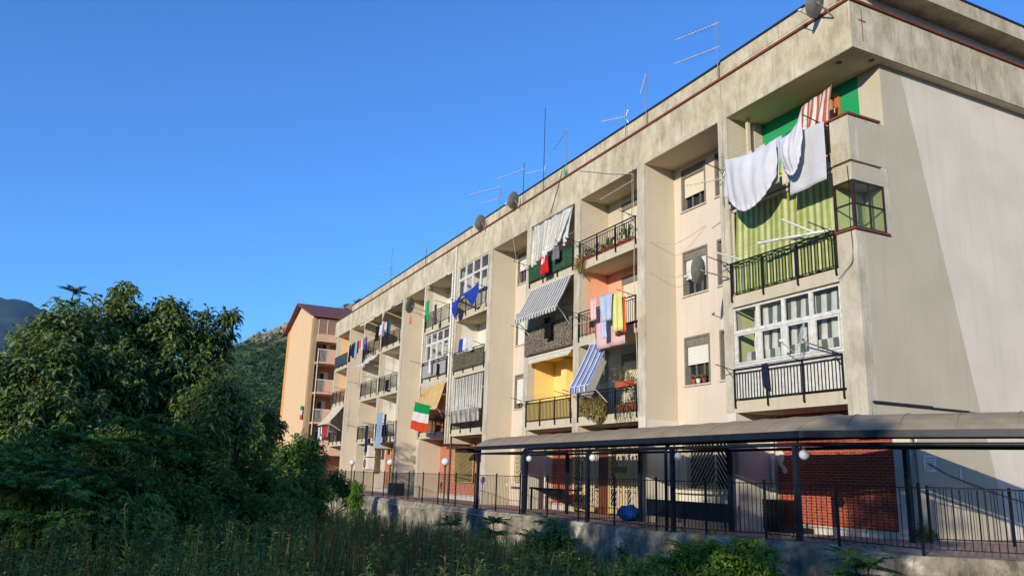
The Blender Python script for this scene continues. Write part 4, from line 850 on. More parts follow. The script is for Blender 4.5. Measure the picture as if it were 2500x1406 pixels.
dish('satellite dish on the cornice edge, nearer of the two side by side', (-19.2, -.2, 14.2), .42, (-.85, -.45, .25), wall=(-18.9, -.05, 13.7))
dish('satellite dish on the cornice edge, farther of the two side by side', (-23.2, -.15, 14.2), .42, (-.85, -.45, .25), wall=(-22.9, -.05, 13.7))
dish('satellite dish on a long bracket in front of the far pillar below the cornice', (-32.8, -.5, 11.45), .48, (-.75, -.6, .2), wall=(-31.4, -.1, 10.9))
dish('satellite dish at the very top corner of the cornice', (-.35, -.45, 14.0), .4, (-.9, -.2, .4), wall=(-.2, -.03, 13.6))
dish('white wire-mesh dish in front of the glazed first-floor veranda', (-1.6, -.35, 5.0), .42, (-.7, -.7, .35), wall=(-.7, -.1, 4.55), wire=True)
# pole, pennant and bar leaning out near the farther dish
cable([(-33.8, -.5, 10.85), (-31.5, -.1, 11.0)], .015, 'sill'); 
hl('small orange rag dangling below the dish in front of the far pillar', 'orange', -32.9, -32.7, 10.8, 10.3, -.5, name='rag', cat='rag')
def aerial(label, base, h, yagis, mastmat='greymetal', r=.02):
    base = Vector(base); e = empty('tv_aerial', label, 'aerial', base, 'television aerials on the roof edge')
    MB().tube([base, base+Vector((.02, 0, h))], [r, r*.7], 6).build('mast', M[mastmat], e)
    for zf, d, L, ne, kind in yagis:
        d = Vector(d).normalized(); c = base+Vector((0, 0, h*zf)); sd = d.cross(Vector((0, 0, 1))).normalized(); up = Vector((0, 0, 1))
        el = sd if kind != 'V' else up
        b = MB().tube([c-d*.08, c+d*L], .014, 6); o = b.build('boom', M['sill'], e); m = MB()
        for i in range(ne): p = c+d*L*(.12+.86*i/max(1, ne-1)); w_ = (.17-.06*i/ne)*(1 if L < 1.6 else 1.5); m.tube([p-el*w_, p+el*w_], .006, 4)
        m.build('elements', M['alu'], o)
        if kind in ('R', 'V'):
            m = MB()
            for s_ in (-1, 1):
                for k in (.0, .1, .2): q = c-d*.02-d*k*.5+up*s_*(.06+k); m.tube([q-sd*.22, q+sd*.22], .006, 4)
                m.tube([c, c-d*.12+up*s_*.28], .008, 4)
            m.build('reflector', M['alu'], o)
    return e
W_ = (-.8, -.6, 0)
aerial('tall aerial nearest the corner with a dark toothed boom pointing left', (-5.0, .12, 13.9), 2.35, [(.92, (-.85, -.5, -.12), 1.5, 12, 'H'), (.55, (-.85, -.5, -.12), 1.5, 14, 'H')])
aerial('slim aerial with stacked vertical elements, second from the corner', (-8.95, .12, 13.9), 2.3, [(.95, (0, -.3, -1), .9, 9, 'H')])
aerial('aerial with a short toothed boom, third from the corner', (-10.3, .12, 13.9), 2.3, [(.45, (-.7, -.7, -.1), .95, 6, 'R')])
aerial('aerial with a single long horizontal bar on a thin pole by a green bottle', (-14.8, .1, 13.9), 2.3, [(.98, (-1, .25, 0), 2.2, 3, 'H')])
aerial('tallest dark pole with a small white aerial halfway up', (-16.9, .12, 13.9), 4.2, [(.27, (-.75, -.6, -.05), .95, 7, 'R')], 'black')
aerial('low aerial with one long bare boom beside the tallest pole', (-18.9, .1, 13.9), 2.2, [(.85, (-.9, -.45, -.1), 1.7, 8, 'H')], 'black')
aerial('aerial with two long booms above the nearer cornice dish', (-21.6, .12, 13.9), 1.95, [(.95, (-.85, -.5, -.05), 2.0, 10, 'H'), (.62, (-.85, -.5, -.05), 1.3, 8, 'R')])
aerial('far aerial leaning with white booms near the end of the roof', (-39.6, .1, 13.9), 3.1, [(.6, (-.95, -.3, 0), 1.7, 4, 'H'), (.42, (-.95, -.3, 0), 1.9, 6, 'R')])
aerial('stub mast on the far roof edge left of the drainpipes', (-32.4, .12, 13.9), 1.3, [(.9, (-.7, -.7, 0), .25, 2, 'H')], 'black')
G2 = 'aerials bracketed to the pillars'
def waerial(label, base, h, ys): 
    e = aerial(label, base, h, ys, 'greymetal', .014); e['group'] = G2; return e
waerial('aerial with a white box on the pillar left of the green recess', (-4.65, -.15, 9.6), 1.7, [(.5, (-.75, -.65, -.08), 1.1, 9, 'R')])
waerial('pole aerial against the pillar right of the plant-lined balcony', (-9.55, -.12, 9.8), 2.6, [(.85, (-.97, -.1, -.1), 1.9, 5, 'H')])
waerial('pole with a short aerial right of the blue striped awning', (-11.0, -.35, 5.0), 2.3, [(.92, (-.97, -.1, 0), 1.9, 4, 'H')])
waerial('toothed aerial on the pillar above the tricolour flag', (-30.0, -.6, 4.7), 1.5, [(.8, (-.8, -.5, .1), .8, 6, 'V')])
waerial('aerial in front of the white wall on the middle far balcony', (-36.6, -.2, 6.9), 2.2, [(.75, (-.8, -.5, 0), .9, 6, 'V')])
waerial('aerial above the denim overalls on the far balcony', (-36.7, -.2, 5.2), 1.2, [(.4, (-.8, -.5, 0), .9, 7, 'V')])
waerial('thin aerial on the top floor beside the farthest washing', (-45.0, -.2, 10.8), 1.0, [(.6, (-.9, -.4, .1), .8, 5, 'H')])
waerial('bare pole aerial before the far white recess', (-43.6, -.5, 7.2), 2.0, [(.95, (-.9, -.4, 0), 1.2, 2, 'H')])
waerial('cluster aerial high before the ground floor of the far bay', (-45.4, -.6, 4.2), 2.3, [(.9, (-.9, -.4, .1), 1.6, 5, 'H'), (.55, (-.9, -.4, 0), .7, 6, 'V'), (.25, (-.7, -.6, .3), .6, 6, 'V')])
def bottle(): 
    e = empty('bottle', 'green plastic bottle upturned on the bar aerial at the roof edge', 'bottle', (-14.9, .08, 13.95)); MB().lathe([(.001, 0), (.05, 0), (.055, .3), (.02, .42), (.02, .5), (.001, .5)], (-14.9, .08, 13.95), 10).build('body', plain('green_plastic', '#4E9E6E', .3), e)
bottle()
def aircon(label, x, y, z, s=1.):
    e = empty('air_conditioner', label, 'air conditioner', (x, y, z), 'air conditioners'); w_, h, d = 1.0*s, .62*s, .34*s
    m = MB(); m.box(x, x+w_, y, y+d, z, z+h); m.build('casing', M['whitemetal'], e)
    c = (x+.36*s, y, z+h/2); MB().lathe([(.001, -.004), (.25*s, -.004), (.26*s, -.02), (.28*s, -.004)], c, 20, (0, 1, 0)).build('fan_grille', M['brownwood'], e)
    m = MB()
    for k in range(5): m.lathe([((.05+.045*k)*s, -.012), ((.055+.045*k)*s, -.012), ((.055+.045*k)*s, -.007)], c, 20, (0, 1, 0))
    m.build('guard', M['creammetal'], e)
    for xx in (x+.1, x+w_-.14): MB().box(xx, xx+.04, y+.02, BD if y > .2 else 0, z-.05, z-.005).build('bracket', M['greymetal'], e)
aircon('white air conditioner with brown fan, upper of the stacked pair', -43.9, .3, 2.42, 1.25); aircon('white air conditioner with brown fan, lower of the stacked pair', -43.9, .3, 1.55, 1.25)

# ------------------------------------------------------------------ canopy over the entrance walk
CP = [Vector((-17.0, -2.7, 0)), Vector((.44, -2.7, 0)), Vector((4.05, -.85, 0)), Vector((10, 2.3, 0))]
def off(path, v):
    out = []
    for i, p in enumerate(path):
        ds = []
        if i > 0: ds.append((path[i]-path[i-1]).normalized())
        if i < len(path)-1: ds.append((path[i+1]-path[i]).normalized())
        ns = [Vector((-d.y, d.x, 0)) for d in ds]; n_ = sum(ns, Vector()).normalized(); k = 1/max(.3, n_.dot(ns[0])); out.append(p+n_*v*k)
    return out
cn = empty('entrance_canopy', 'long dark metal entrance canopy with bronze vaulted sheet roof along the ground floor', 'canopy', (-8, -1.5, 0))
prof = [(0, 2.47), (.12, 2.56), (.35, 2.69), (.65, 2.8), (1.0, 2.87), (1.35, 2.89), (1.7, 2.84), (2.1, 2.7), (2.4, 2.5)]
rows = [[p+Vector((0, 0, z)) for p in off(CP, v)] for v, z in prof]
m = MB()
for k in range(len(rows)-1):
    for i in range(len(CP)-1):
        a, b, c, d = rows[k][i], rows[k][i+1], rows[k+1][i+1], rows[k+1][i]; m.quad(a, b, c, d); dz = Vector((0, 0, -.012)); m.quad(a+dz, d+dz, c+dz, b+dz)
m.build('roof_sheet', M['canopyroof'], cn)
def along(path, s):
    for a, b in zip(path, path[1:]):
        L = (b-a).length
        if s <= L: return a+(b-a)*s/L, (b-a).normalized()
        s -= L
    return path[-1], (path[-1]-path[-2]).normalized()
Ltot = sum((b-a).length for a, b in zip(CP, CP[1:]))
for s_ in np.arange(.02, Ltot-2, 1.02):
    p, d = along(CP, s_); nn_ = Vector((-d.y, d.x, 0)); m = MB(); m.tube([p+nn_*v+Vector((0, 0, z+.012)) for v, z in prof], .009, 4); m.build('roof_joint', M['canopyroof'], cn)
def strip(path, v, z0, z1, th):
    a = off(path, v); b = off(path, v+th); m = MB()
    for i in range(len(path)-1):
        lo, hi = Vector((0, 0, z0)), Vector((0, 0, z1)); m.quad(a[i]+lo, a[i+1]+lo, a[i+1]+hi, a[i]+hi); m.quad(b[i]+hi, b[i+1]+hi, b[i+1]+lo, b[i]+lo); m.quad(a[i]+hi, a[i+1]+hi, b[i+1]+hi, b[i]+hi); m.quad(a[i]+lo, b[i]+lo, b[i+1]+lo, a[i+1]+lo)
    for i in (0, len(path)-1): m.quad(a[i]+lo, a[i]+hi, b[i]+hi, b[i]+lo)
    return m
strip(CP, -.03, 2.33, 2.475, .06).build('fascia', M['navy'], cn); strip(CP, 2.4, 2.43, 2.5, .05).build('fascia', M['navy'], cn)
for v, z, r in ((.25, 2.2, .045), (2.38, 2.23, .04), (1.2, 2.46, .02)): MB().tube([p+Vector((0, 0, z)) for p in off(CP, v)], r, 8).build('beam', M['navy'], cn, True)
FP = [(-17.15, -2.45), (-12.95, -2.45), (-8.63, -2.45), (-4.33, -2.45), (.02, -2.43), (4.6, -.1)]; BP = [(-17.0, -.32), (-13.6, -.32), (-8.86, -.3), (-4.55, -.3), (.55, .45), (3.6, 1.9)]
for i, (x, y) in enumerate(FP):
    z = paving_z(x); m = MB(); m.box(x-.052, x+.052, y-.052, y+.052, z, 2.22); m.box(x-.075, x+.075, y-.075, y+.075, z, z+.06); m.build('post', M['navy'], cn)
    m = MB(); m.tube([(x+.05, y, 1.98), (x+.16, y+.03, 2.17)], .015, 6); m.build('brace', M['navy'], cn)
    if i < 5: MB().tube([(x, y, 2.2), (BP[i][0], BP[i][1], 2.27)], .035, 6).build('cross_beam', M['navy'], cn)
for x, y in BP: z = paving_z(x); m = MB(); m.box(x-.055, x+.055, y-.055, y+.055, z, 2.26); m.build('post', M['navy'], cn)
for x, y in ((-4.62, -2.45), (-13.2, -2.4)): m = MB(); m.tube([(x, y, .05), (x, y, 2.1), (x+.04, y, 2.24), (x+.15, y, 2.3)], .045, 8); m.build('downpipe', M['navy'], cn, True)
def globe(label, c, arm):
    e = empty('globe_lamp', label, 'lamp', c, 'white globe lamps'); c = Vector(c); r = .11
    MB().lathe([(.001, -r)]+[(r*math.sin(t_), -r*math.cos(t_)) for t_ in np.linspace(.2, PI-.3, 12)], c, 20).build('globe', M['globe'], e, True)
    MB().lathe([(.05, r-.02), (.05, r+.04), (.001, r+.04)], c, 10).build('socket', M['navy'], e); MB().tube([c+Vector((0, 0, r+.02)), c+Vector(arm)*.6+Vector((0, 0, .18)), c+Vector(arm)+Vector((0, 0, .3))], .016, 6).build('arm', M['navy'], e)
for i, (x, y) in enumerate(FP[1:5]):
    globe(['white globe lamp under the canopy, farthest of the four', 'white globe lamp before the yellow lattice gates', 'white globe lamp beside the barred ground-floor window', 'white globe lamp before the red brick wall, nearest'][i], (x+.2, y+.05, 1.98), (-.18, 0, 0))
# black panels and box under the canopy
e_ = empty('gate_panel', 'low black sheet-metal gate standing between the canopy posts', 'gate', (-6.6, -.3, 0)); m = MB(); m.box(-8.5, -6.62, -.32, -.29, .3, .74); m.build('panel', M['navy'], e_); m = MB(); m.box(-6.58, -4.65, -.32, -.29, .3, .73); m.build('panel', M['navy'], e_)
m = MB(); m.box(-8.52, -4.63, -.335, -.285, .73, .77); m.box(-8.52, -4.63, -.335, -.285, .26, .3); m.box(-6.62, -6.58, -.335, -.285, .3, .73); m.build('frame', M['black'], e_)
for x in (-8.4, -6.6, -4.8): MB().box(x-.02, x+.02, -.32, -.29, .03, .26).build('leg', M['black'], e_)
e_ = empty('black_bench', 'dark covered bench against the pale wall at the far end of the canopy', 'bench', (-15.2+0, -.5, 0)); m = MB(); m.poly([(-17.2, -.1, .95), (-13.9, -.1, .9), (-13.9, -.1, .5), (-15.2, -.1, .62)]); m.box(-17.1, -14.0, -.1, .5, .86, .92); m.build('cover', M['black'], e_)
for x in (-17.0, -15.6, -14.1): MB().box(x-.03, x+.03, -.08, -.02, .03, .86).build('leg', M['black'], e_)
e_ = empty('dark_crate', 'black slatted crate standing against the red brick wall', 'crate', (-4.1, 1.0, .1))
m = MB()
for i in range(9): m.box(-4.55, -3.7, .85, .89, .12+i*.092, .195+i*.092); m.box(-3.72, -3.68, .89, 1.28, .12+i*.092, .195+i*.092)
m.build('slats', M['black'], e_); MB().box(-4.52, -3.74, .9, 1.28, .08, .9).build('filling', M['room'], e_); m = MB(); m.box(-3.66, -3.1, .8, 1.25, .05, .22); m.build('lid', M['black'], e_)
def blob(mb, c, r, k=14, amp=.2):
    def fn(u, v):
        th = PI*v; ph = 2*PI*u; d = Vector((math.sin(th)*math.cos(ph), math.sin(th)*math.sin(ph), math.cos(th))); q = 1+amp*n2(d.x*3+c[0], d.y*3+d.z*2, 1.7); return Vector(c)+Vector((d.x*r[0], d.y*r[1], d.z*r[2]))*q
    return mb.grid(fn, 28, 16)
o = blob(MB(), (-9.45, -.35, .27), (.42, .35, .25), amp=.3).build('rubbish_bag', M['bluebag']); tag(o, 'blue plastic rubbish bag on the paving by the lattice gates', 'bag')

# ------------------------------------------------------------------ iron fence, lamp posts
FPATH = [Vector((x, y, 0)) for x, y in ((-46, -2.5), (3.05, -2.5), (6.0, .65))]
fe = empty('iron_fence', 'long black iron bar fence on top of the old concrete retaining wall', 'fence', (-10, -2.5, 0))
L1 = (FPATH[1]-FPATH[0]).length; s_ = 0; step = 2.05; tot = L1+(FPATH[2]-FPATH[1]).length; s_list = list(np.arange(0, L1-.5, 2.05))+[L1]+list(np.arange(L1+1.9, tot, 1.9))
for sa, sb in zip(s_list, s_list[1:]):
    a, _ = along(FPATH, sa); b, _ = along(FPATH, sb); za, zb = paving_z(a.x)+.03, paving_z(b.x)+.03; zt = 1.38
    m = MB(); m.tube([(a.x, a.y, zt-.03), (b.x, b.y, zt-.03)], .016, 4); m.tube([(a.x, a.y, za+.12), (b.x, b.y, zb+.12)], .014, 4)
    n_ = int((b-a).length/.135)
    for i in range(1, n_): p = a.lerp(b, i/n_); m.tube([(p.x, p.y, za+(zb-za)*i/n_+.12), (p.x, p.y, zt-.03)], .008, 4, False)
    m.build('bar_panel', M['black'], fe)
for s_ in s_list: a, _ = along(FPATH, s_); m = MB(); m.box(a.x-.022, a.x+.022, a.y-.022, a.y+.022, paving_z(a.x)-.25, 1.44); m.build('post', M['black'], fe)
fe = empty('iron_fence', 'short second black bar fence slanting along the end wall behind the front one', 'fence', (1.5, 2.5, .1)); a0, b0 = Vector((.75, .8, .16)), Vector((3.6, 5.2, .16))
for k in range(3):
    a, b = a0.lerp(b0, k/3), a0.lerp(b0, (k+1)/3); m = MB(); m.tube([a+Vector((0, 0, 1.22)), b+Vector((0, 0, 1.22))], .014, 4); m.tube([a+Vector((0, 0, .1)), b+Vector((0, 0, .1))], .014, 4)
    for i in range(1, 13): p = a.lerp(b, i/13); m.tube([p+Vector((0, 0, .1)), p+Vector((0, 0, 1.22))], .008, 4, False)
    m.build('bar_panel', M['black'], fe)
for k in range(4): a = a0.lerp(b0, k/3); MB().box(a.x-.025, a.x+.025, a.y-.025, a.y+.025, .13, 1.42).build('post', M['black'], fe)
for i, (px, py, pb) in enumerate(((1085, 1130, 1236), (950, 1133, 1219), (857, 1133, 1208))):
    b = atY(px-3, pb, -2.62); x = b.x; e = empty('lamp_post', ['short black lamp post with white globe before the brick wall', 'short black lamp post with white globe before the orange brick panel', 'short black lamp post with white globe, farthest along the fence'][i], 'lamp post', (x, -2.62, 0), 'globe lamp posts along the fence')
    MB().tube([(x, -2.62, -.1), (x, -2.62, 1.7)], .035, 8).build('post', M['black'], e); MB().lathe([(.001, -.17)]+[(.17*math.sin(t_), -.17*math.cos(t_)) for t_ in np.linspace(.3, PI-.01, 12)], (x, -2.62, 1.88), 18).build('globe', M['globe'], e, True); MB().lathe([(.06, 1.68), (.07, 1.73), (.05, 1.75)], (x, -2.62, 0), 10).build('collar', M['black'], e)
# white cable hanging along the wall
m = MB(); pts = []
for px, py in ((870, 1218), (930, 1222), (985, 1236), (1030, 1240), (1070, 1239), (1075, 1245), (1120, 1248), (1180, 1259), (1235, 1266), (1243, 1264), (1248, 1256), (1270, 1257)): p = atY(px, py, -2.78); pts.append(p)
o = m.tube(pts, .014, 5).build('wall_cable', M['sill']); tag(o, 'pale cable drooping along the face of the retaining wall', 'cable')
tree_post = None
for i, x in enumerate((-23.9,)):
    e = empty('downpipe_post', 'rusty brown pole standing behind the fence by the far brick wall', 'pole', (x, -1.0, 0)); MB().tube([(x, -1.0, 0), (x, -1.0, 3.2)], .05, 8).build('pole', M['darkred'], e)
o = MB().box(-34.9, -33.2, -.6, -.1, .05, .75).build('utility_box', M['navy']); tag(o, 'low dark metal cabinet standing at the foot of the far pillar', 'cabinet')

# ------------------------------------------------------------------ the orange block behind the far end, small house, pole
O = empty('orange_block', 'tall orange rendered block with pink balconies and dark red pitched roof beyond the far end', 'building', (-66, 5, 0))
ox0, ox1, oy = -73.2, -60.0, -.6
m = MB(); m.poly([(ox0, oy, -2), (ox1-.9, oy, -2), (ox1-.9, oy, 15.4), (-67.2, oy, 17.4), (ox0, oy, 15.6)]); m.quad((ox0, oy, -2), (ox0, oy, 15.6), (ox0, 14, 15.6), (ox0, 14, -2)); m.build('gable_wall', M['orange'], O)
m = MB(); m.box(ox0-.05, ox0+.9, oy-.06, oy-.003, -2, 15.7); m.build('corner_strip', plaster('deep_orange_render', '#D39B5C', .04, .02), O)
m = MB(); m.box(ox1-.9, ox1, oy-.12, oy+.25, -2, 15.2); m.build('corner_pier', plaster('grey_brown_render', '#A08A68', .08, .1), O)
m = MB(); m.quad((ox1-1.6, oy+.25, -2), (ox1-1.6, 14, -2), (ox1-1.6, 14, 15.2), (ox1-1.6, oy+.25, 15.2)); m.build('back_wall', plaster('pink_brown_render', '#9C8069', .05, .05), O)
m = MB(); m.box(ox1-1.59, -55.0, 3.6, 13, -2, 14); m.build('wing_wall', M['orange'], O)
m = MB()
m.poly([(ox1+.5, oy-.5, 15.35), (ox1+.5, 14, 15.35), (-67.2, 14, 17.8), (-67.2, oy-.5, 17.8)]); m.poly([(-67.2, oy-.5, 17.8), (-67.2, 14, 17.8), (ox0-.4, 14, 15.55), (ox0-.4, oy-.5, 15.55)])
m.poly([(ox1+.5, oy-.5, 15.2), (-67.2, oy-.5, 17.62), (-67.2, 14, 17.62), (ox1+.5, 14, 15.2)]); m.poly([(-67.2, oy-.5, 17.62), (ox0-.4, oy-.5, 15.37), (ox0-.4, 14, 15.37), (-67.2, 14, 17.62)])
m.quad((ox1+.5, oy-.5, 15.2), (ox1+.5, oy-.5, 15.35), (-67.2, oy-.5, 17.8), (-67.2, oy-.5, 17.62)); m.quad((-67.2, oy-.5, 17.62), (-67.2, oy-.5, 17.8), (ox0-.4, oy-.5, 15.55), (ox0-.4, oy-.5, 15.37)); m.quad((ox1+.5, oy-.5, 15.2), (ox1+.5, 14, 15.2), (ox1+.5, 14, 15.35), (ox1+.5, oy-.5, 15.35))
m.build('roof', plain('dark_red_roof_sheet', '#7C4834', .6), O)
for i, zr in enumerate((12.17, 9.41, 6.74, 4.0)):
    zs = zr-1.15; m = MB(); m.box(ox1-1.55, ox1+.9, oy+.26, 3.55, zs-.16, zs); s_ = m.build('balcony', M['pinkbal'], O)
    m = MB(); m.box(ox1+.8, ox1+.9, .55, 2.6, zs+.003, zr-.07); m.build('solid_panel', M['pinkbal'], O)
    m = MB(); m.box(ox1+.8, ox1+.9, oy+.26, 2.6, zr-.067, zr)
    for k in range(8): y = oy+.3+k*.11; m.box(ox1+.84, ox1+.86, y, y+.025, zs+.003, zr-.067)
    m.build('balcony_rail', M['whitemetal'], O)
    m = MB(); m.box(ox1-1.59, ox1-1.54, .5, 1.3, zs+.003, zs+2.1); f = m.build('window', M['whitemetal'], O); MB().box(ox1-1.54, ox1-1.52, .56, .9, zs+.05, zs+2.0).build('pane', M['dark'], f); MB().box(ox1-1.54, ox1-1.51, .92, 1.25, zs+.05, zs+2.0).build('roller_shutter', M['shutw'], f)
m = MB(); m.box(ox1-1.55, ox1+.3, oy+.26, 3.5, 12.95, 13.65); m.build('loggia_parapet', M['pinkbal'], O)
m = MB(); m.box(ox1-.2, ox1+.1, oy+.26, 3.5, 13.66, 15.1); f = m.build('loggia_glazing', M['brownwall'], O); m = MB()
for y in (oy+.3, .5, 1.3, 2.1): m.box(ox1+.1, ox1+.14, y, y+.06, 13.66, 15.1)
m.box(ox1+.1, ox1+.14, oy+.3, 3.4, 15.04, 15.12); m.build('frame', M['whitemetal'], f)
m = MB(); m.tube([(ox1+.93, -.3, 0), (ox1+.93, -.3, 12)], .04, 6); m.build('drainpipe', M['whitemetal'], O)
fl = empty('flag', 'small faded tricolour flag on the edge of the orange gable wall', 'flag', (-64.0+2.7, -.9, 6.9), 'tricolour flags')
for k, c in enumerate(('#2C8C68', '#D8D6CE', '#C95542')): MB().box(-62.4, -61.5, -.78, -.76, 6.75-.42*k, 7.15-.42*k).build(['green_band', 'white_band', 'red_band'][k], cloth('smallflag%d' % k, c), fl)
h = empty('small_house', 'low rendered house with an air conditioner at the foot of the orange block', 'building', (-78, -1, 0)); MB().box(-84, -77, -1.2, 6, -2, 5.6).build('wall', plaster('house_render', '#8F7A66', .1, .1), h); MB().box(-84.3, -76.7, -1.5, 6.3, 5.6, 5.75).build('roof', M['slab'], h); MB().box(-79.5, -76.2, -2.6, -1.21, -2, 4.0).build('annex', M['grey_wall'], h)
aircon('white air conditioner on the low annex beside the orange block', -78.6, -3.0, 2.9, 1.3)
e = empty('telegraph_pole', 'slim pale telegraph pole among the trees left of the orange block', 'pole', (-35, -8.37, -1.2)); MB().tube([(-35, -8.37, -1.2), (-35, -8.3, 4.0)], [.07, .05], 8).build('pole', M['sill'], e); MB().tube([(-35, -8.3, 3.7), (-36, -12, 3.45), (-38, -17, 3.6)], .012, 4).build('wire', M['sill'], e)

# ------------------------------------------------------------------ vegetation
GR = dict(tree=leafmat('tree_leaves', lin('#566C34'), lin('#748848'), lin('#9CA860'), 1.3, .5), dark=leafmat('dark_leaves', lin('#4C682E'), lin('#628038'), lin('#7C9446'), 1.5, .3), fern=leafmat('ailanthus_leaves', lin('#3E6328'), lin('#507C30'), lin('#628C38'), 1.5, .3),
          bright=leafmat('bright_leaves', lin('#4E7321'), lin('#6E8F2C'), lin('#86A038'), 1.5, .3), weed=leafmat('weed_leaves', lin('#5E7A38'), lin('#7C9446'), lin('#A4A85C'), .6, .2), dry=leafmat('dry_weeds', lin('#6A4A30'), lin('#86643F'), lin('#9A8558'), .6, .1), grass=leafmat('grass_blades', lin('#6A8038'), lin('#8A9648'), lin('#B0A25E'), .5, .2))
GR['stem'] = plain('green_brown_stem', '#4F5433', .8, 0, .1, .2)
def limb(mb, a, b, r0, r1, bow=.12, n=5):
    a, b = Vector(a), Vector(b); L = (b-a).length; pts = []
    w = Vector((random.uniform(-1, 1), random.uniform(-1, 1), random.uniform(0, .6)))*L*bow
    for i in range(n+1): t_ = i/n; pts.append(a.lerp(b, t_)+w*math.sin(PI*t_))
    mb.tube(pts, [r0+(r1-r0)*i/n for i in range(n+1)], 5, False); return pts
def tree(name, label, cat, base, blobs, ntip, leafL, mat, nl=9, droop=.9, wid=.3, trunk_r=.09, inner=.35, group=None, simple=False, upw=.5):
    base = Vector(base); e = empty(name, label, cat, base, group); mb = MB(); T, TD = [], []
    tot = sum(r**2 for _, r in blobs); mainz = base + Vector((0, 0, 1))*(min(c.z for c, _ in blobs)-base.z)*.6
    limb(mb, base, mainz, trunk_r, trunk_r*.75, .05)
    for c, r in blobs:
        c = Vector(c); limb(mb, mainz, c, trunk_r*.55, trunk_r*.22, .15); k = int(ntip*r*r/tot)
        for _ in range(k):
            d = rdir(1, -.85, 1)[0]; q = rng.uniform(inner, 1.0)**.6*r*rng.uniform(.85, 1.12); p = c+Vector(d)*q
            T.append(p); TD.append(Vector(d)*.6+Vector((0, 0, upw)))
            if rng.random() < .35: limb(mb, c+Vector(d)*q*.1, p, trunk_r*.12, .006, .2, 3)
    mb.build('trunk', M['bark'], e, True)
    P, D, L = [], [], []
    for p, d in zip(T, TD):
        n_ = int(rng.integers(nl-3, nl+4)); dd = rdir(n_, -.45, .75)+np.array(d)*.55; off_ = np.array(d)[None]*rng.uniform(-.16, .08, (n_, 1))
        P.append(np.array(p)+off_*leafL/.16+dd*.01); D.append(dd); L.append(rng.uniform(.65, 1.15, n_)*leafL)
    P, D, L = map(np.concatenate, (P, D, L)); leafcloud('crown', P, D, L, L*wid, mat, e, droop, simple); return e
def B_(px, py, d, rpx): c = at(px, py, d); return (c, rpx/FPX*d)
gz = field_z
def base_of(px, d, y=1137): p = at(px, y, d); return (p.x, p.y, gz(p.x, p.y))
tree('broadleaf_tree', 'large broadleaf tree with drooping lance-shaped leaves, tallest on the left', 'tree', base_of(330, 15.5),
     [B_(250, 795, 15, 62), B_(305, 745, 15, 32), B_(290, 715, 15.2, 20), B_(312, 712, 15.2, 16), B_(215, 860, 14.6, 85), B_(330, 870, 15.4, 95), B_(410, 800, 15.2, 58), B_(405, 755, 15.2, 22), B_(448, 770, 15.3, 26), B_(485, 825, 15.4, 50), B_(505, 880, 15.4, 48), B_(510, 770, 15.4, 16), B_(555, 772, 15.5, 22), B_(545, 810, 15.5, 26), B_(420, 930, 14.8, 90), B_(300, 960, 14.2, 90), B_(150, 940, 14, 80), B_(345, 800, 15.4, 52), B_(250, 900, 14, 70), B_(570, 765, 15.5, 12), B_(552, 835, 15.5, 14), B_(395, 735, 15.2, 10), B_(318, 698, 15.2, 9)], 1500, .19, GR['tree'], nl=10, trunk_r=.12)
tree('broadleaf_tree', 'spreading broadleaf tree at the left edge of the view, lower than its taller neighbour', 'tree', base_of(60, 13.5),
     [B_(140, 810, 14, 55), B_(90, 850, 13.8, 55), B_(40, 960, 13, 95), B_(110, 900, 13.5, 80), B_(-40, 940, 13, 80), B_(100, 1020, 12.6, 85), B_(-10, 1060, 12.5, 90), B_(195, 1030, 13, 70), B_(160, 770, 14.2, 32)], 1100, .18, GR['tree'], nl=10, trunk_r=.1)
tree('broadleaf_shrub', 'sunlit yellow-green shrub at the right foot of the tall tree', 'shrub', base_of(560, 14),
     [B_(520, 960, 14.4, 60), B_(568, 968, 14.6, 32), B_(560, 925, 14.6, 14), B_(545, 1000, 14.2, 60), B_(592, 1025, 14.6, 34), B_(470, 1010, 13.8, 60), B_(500, 1060, 13.4, 60), B_(560, 1060, 14, 50)], 620, .15, GR['tree'], nl=9, trunk_r=.06)
tree('dark_tree', 'rounded dark green tree standing behind the sunlit shrub', 'tree', base_of(620, 24),
     [B_(605, 995, 24, 28), B_(645, 1025, 24.5, 26), B_(590, 1010, 23.5, 45), B_(635, 1065, 24, 42), B_(600, 1080, 23, 50), B_(668, 1050, 25, 25)], 900, .2, GR['dark'], nl=8, trunk_r=.12)
tree('small_tree', 'bright green small tree behind the slim pale pole', 'tree', base_of(620, 36), [B_(610, 1095, 36, 22), B_(635, 1110, 36, 26), B_(600, 1130, 35, 30), B_(660, 1125, 36, 24), B_(650, 1150, 36, 30)], 420, .22, GR['bright'], nl=7, simple=True)
tree('small_tree', 'bright yellow-green bush between the slim pole and the orange block', 'bush', base_of(675, 40), [B_(672, 1105, 40, 18), B_(685, 1125, 40, 18), B_(660, 1145, 40, 24)], 260, .22, GR['bright'], nl=7, simple=True)
tree('young_ailanthus', 'dark spindly tree in front of the foot of the orange block', 'tree', base_of(735, 19), [B_(735, 1100, 19.5, 30), B_(760, 1085, 19.5, 22), B_(700, 1115, 19, 26), B_(740, 1150, 19, 45), B_(690, 1190, 18.5, 50), B_(775, 1120, 19.6, 18), B_(750, 1210, 18.5, 45)], 520, .2, GR['dark'], nl=8, trunk_r=.05)
tree('green_bush', 'green bush against the wall end left of the yellow tall weed', 'bush', base_of(820, 24), [B_(820, 1180, 26, 28), B_(845, 1195, 26, 22), B_(790, 1205, 25, 30), B_(860, 1215, 26, 20)], 420, .16, GR['fern'], nl=8, trunk_r=.04)
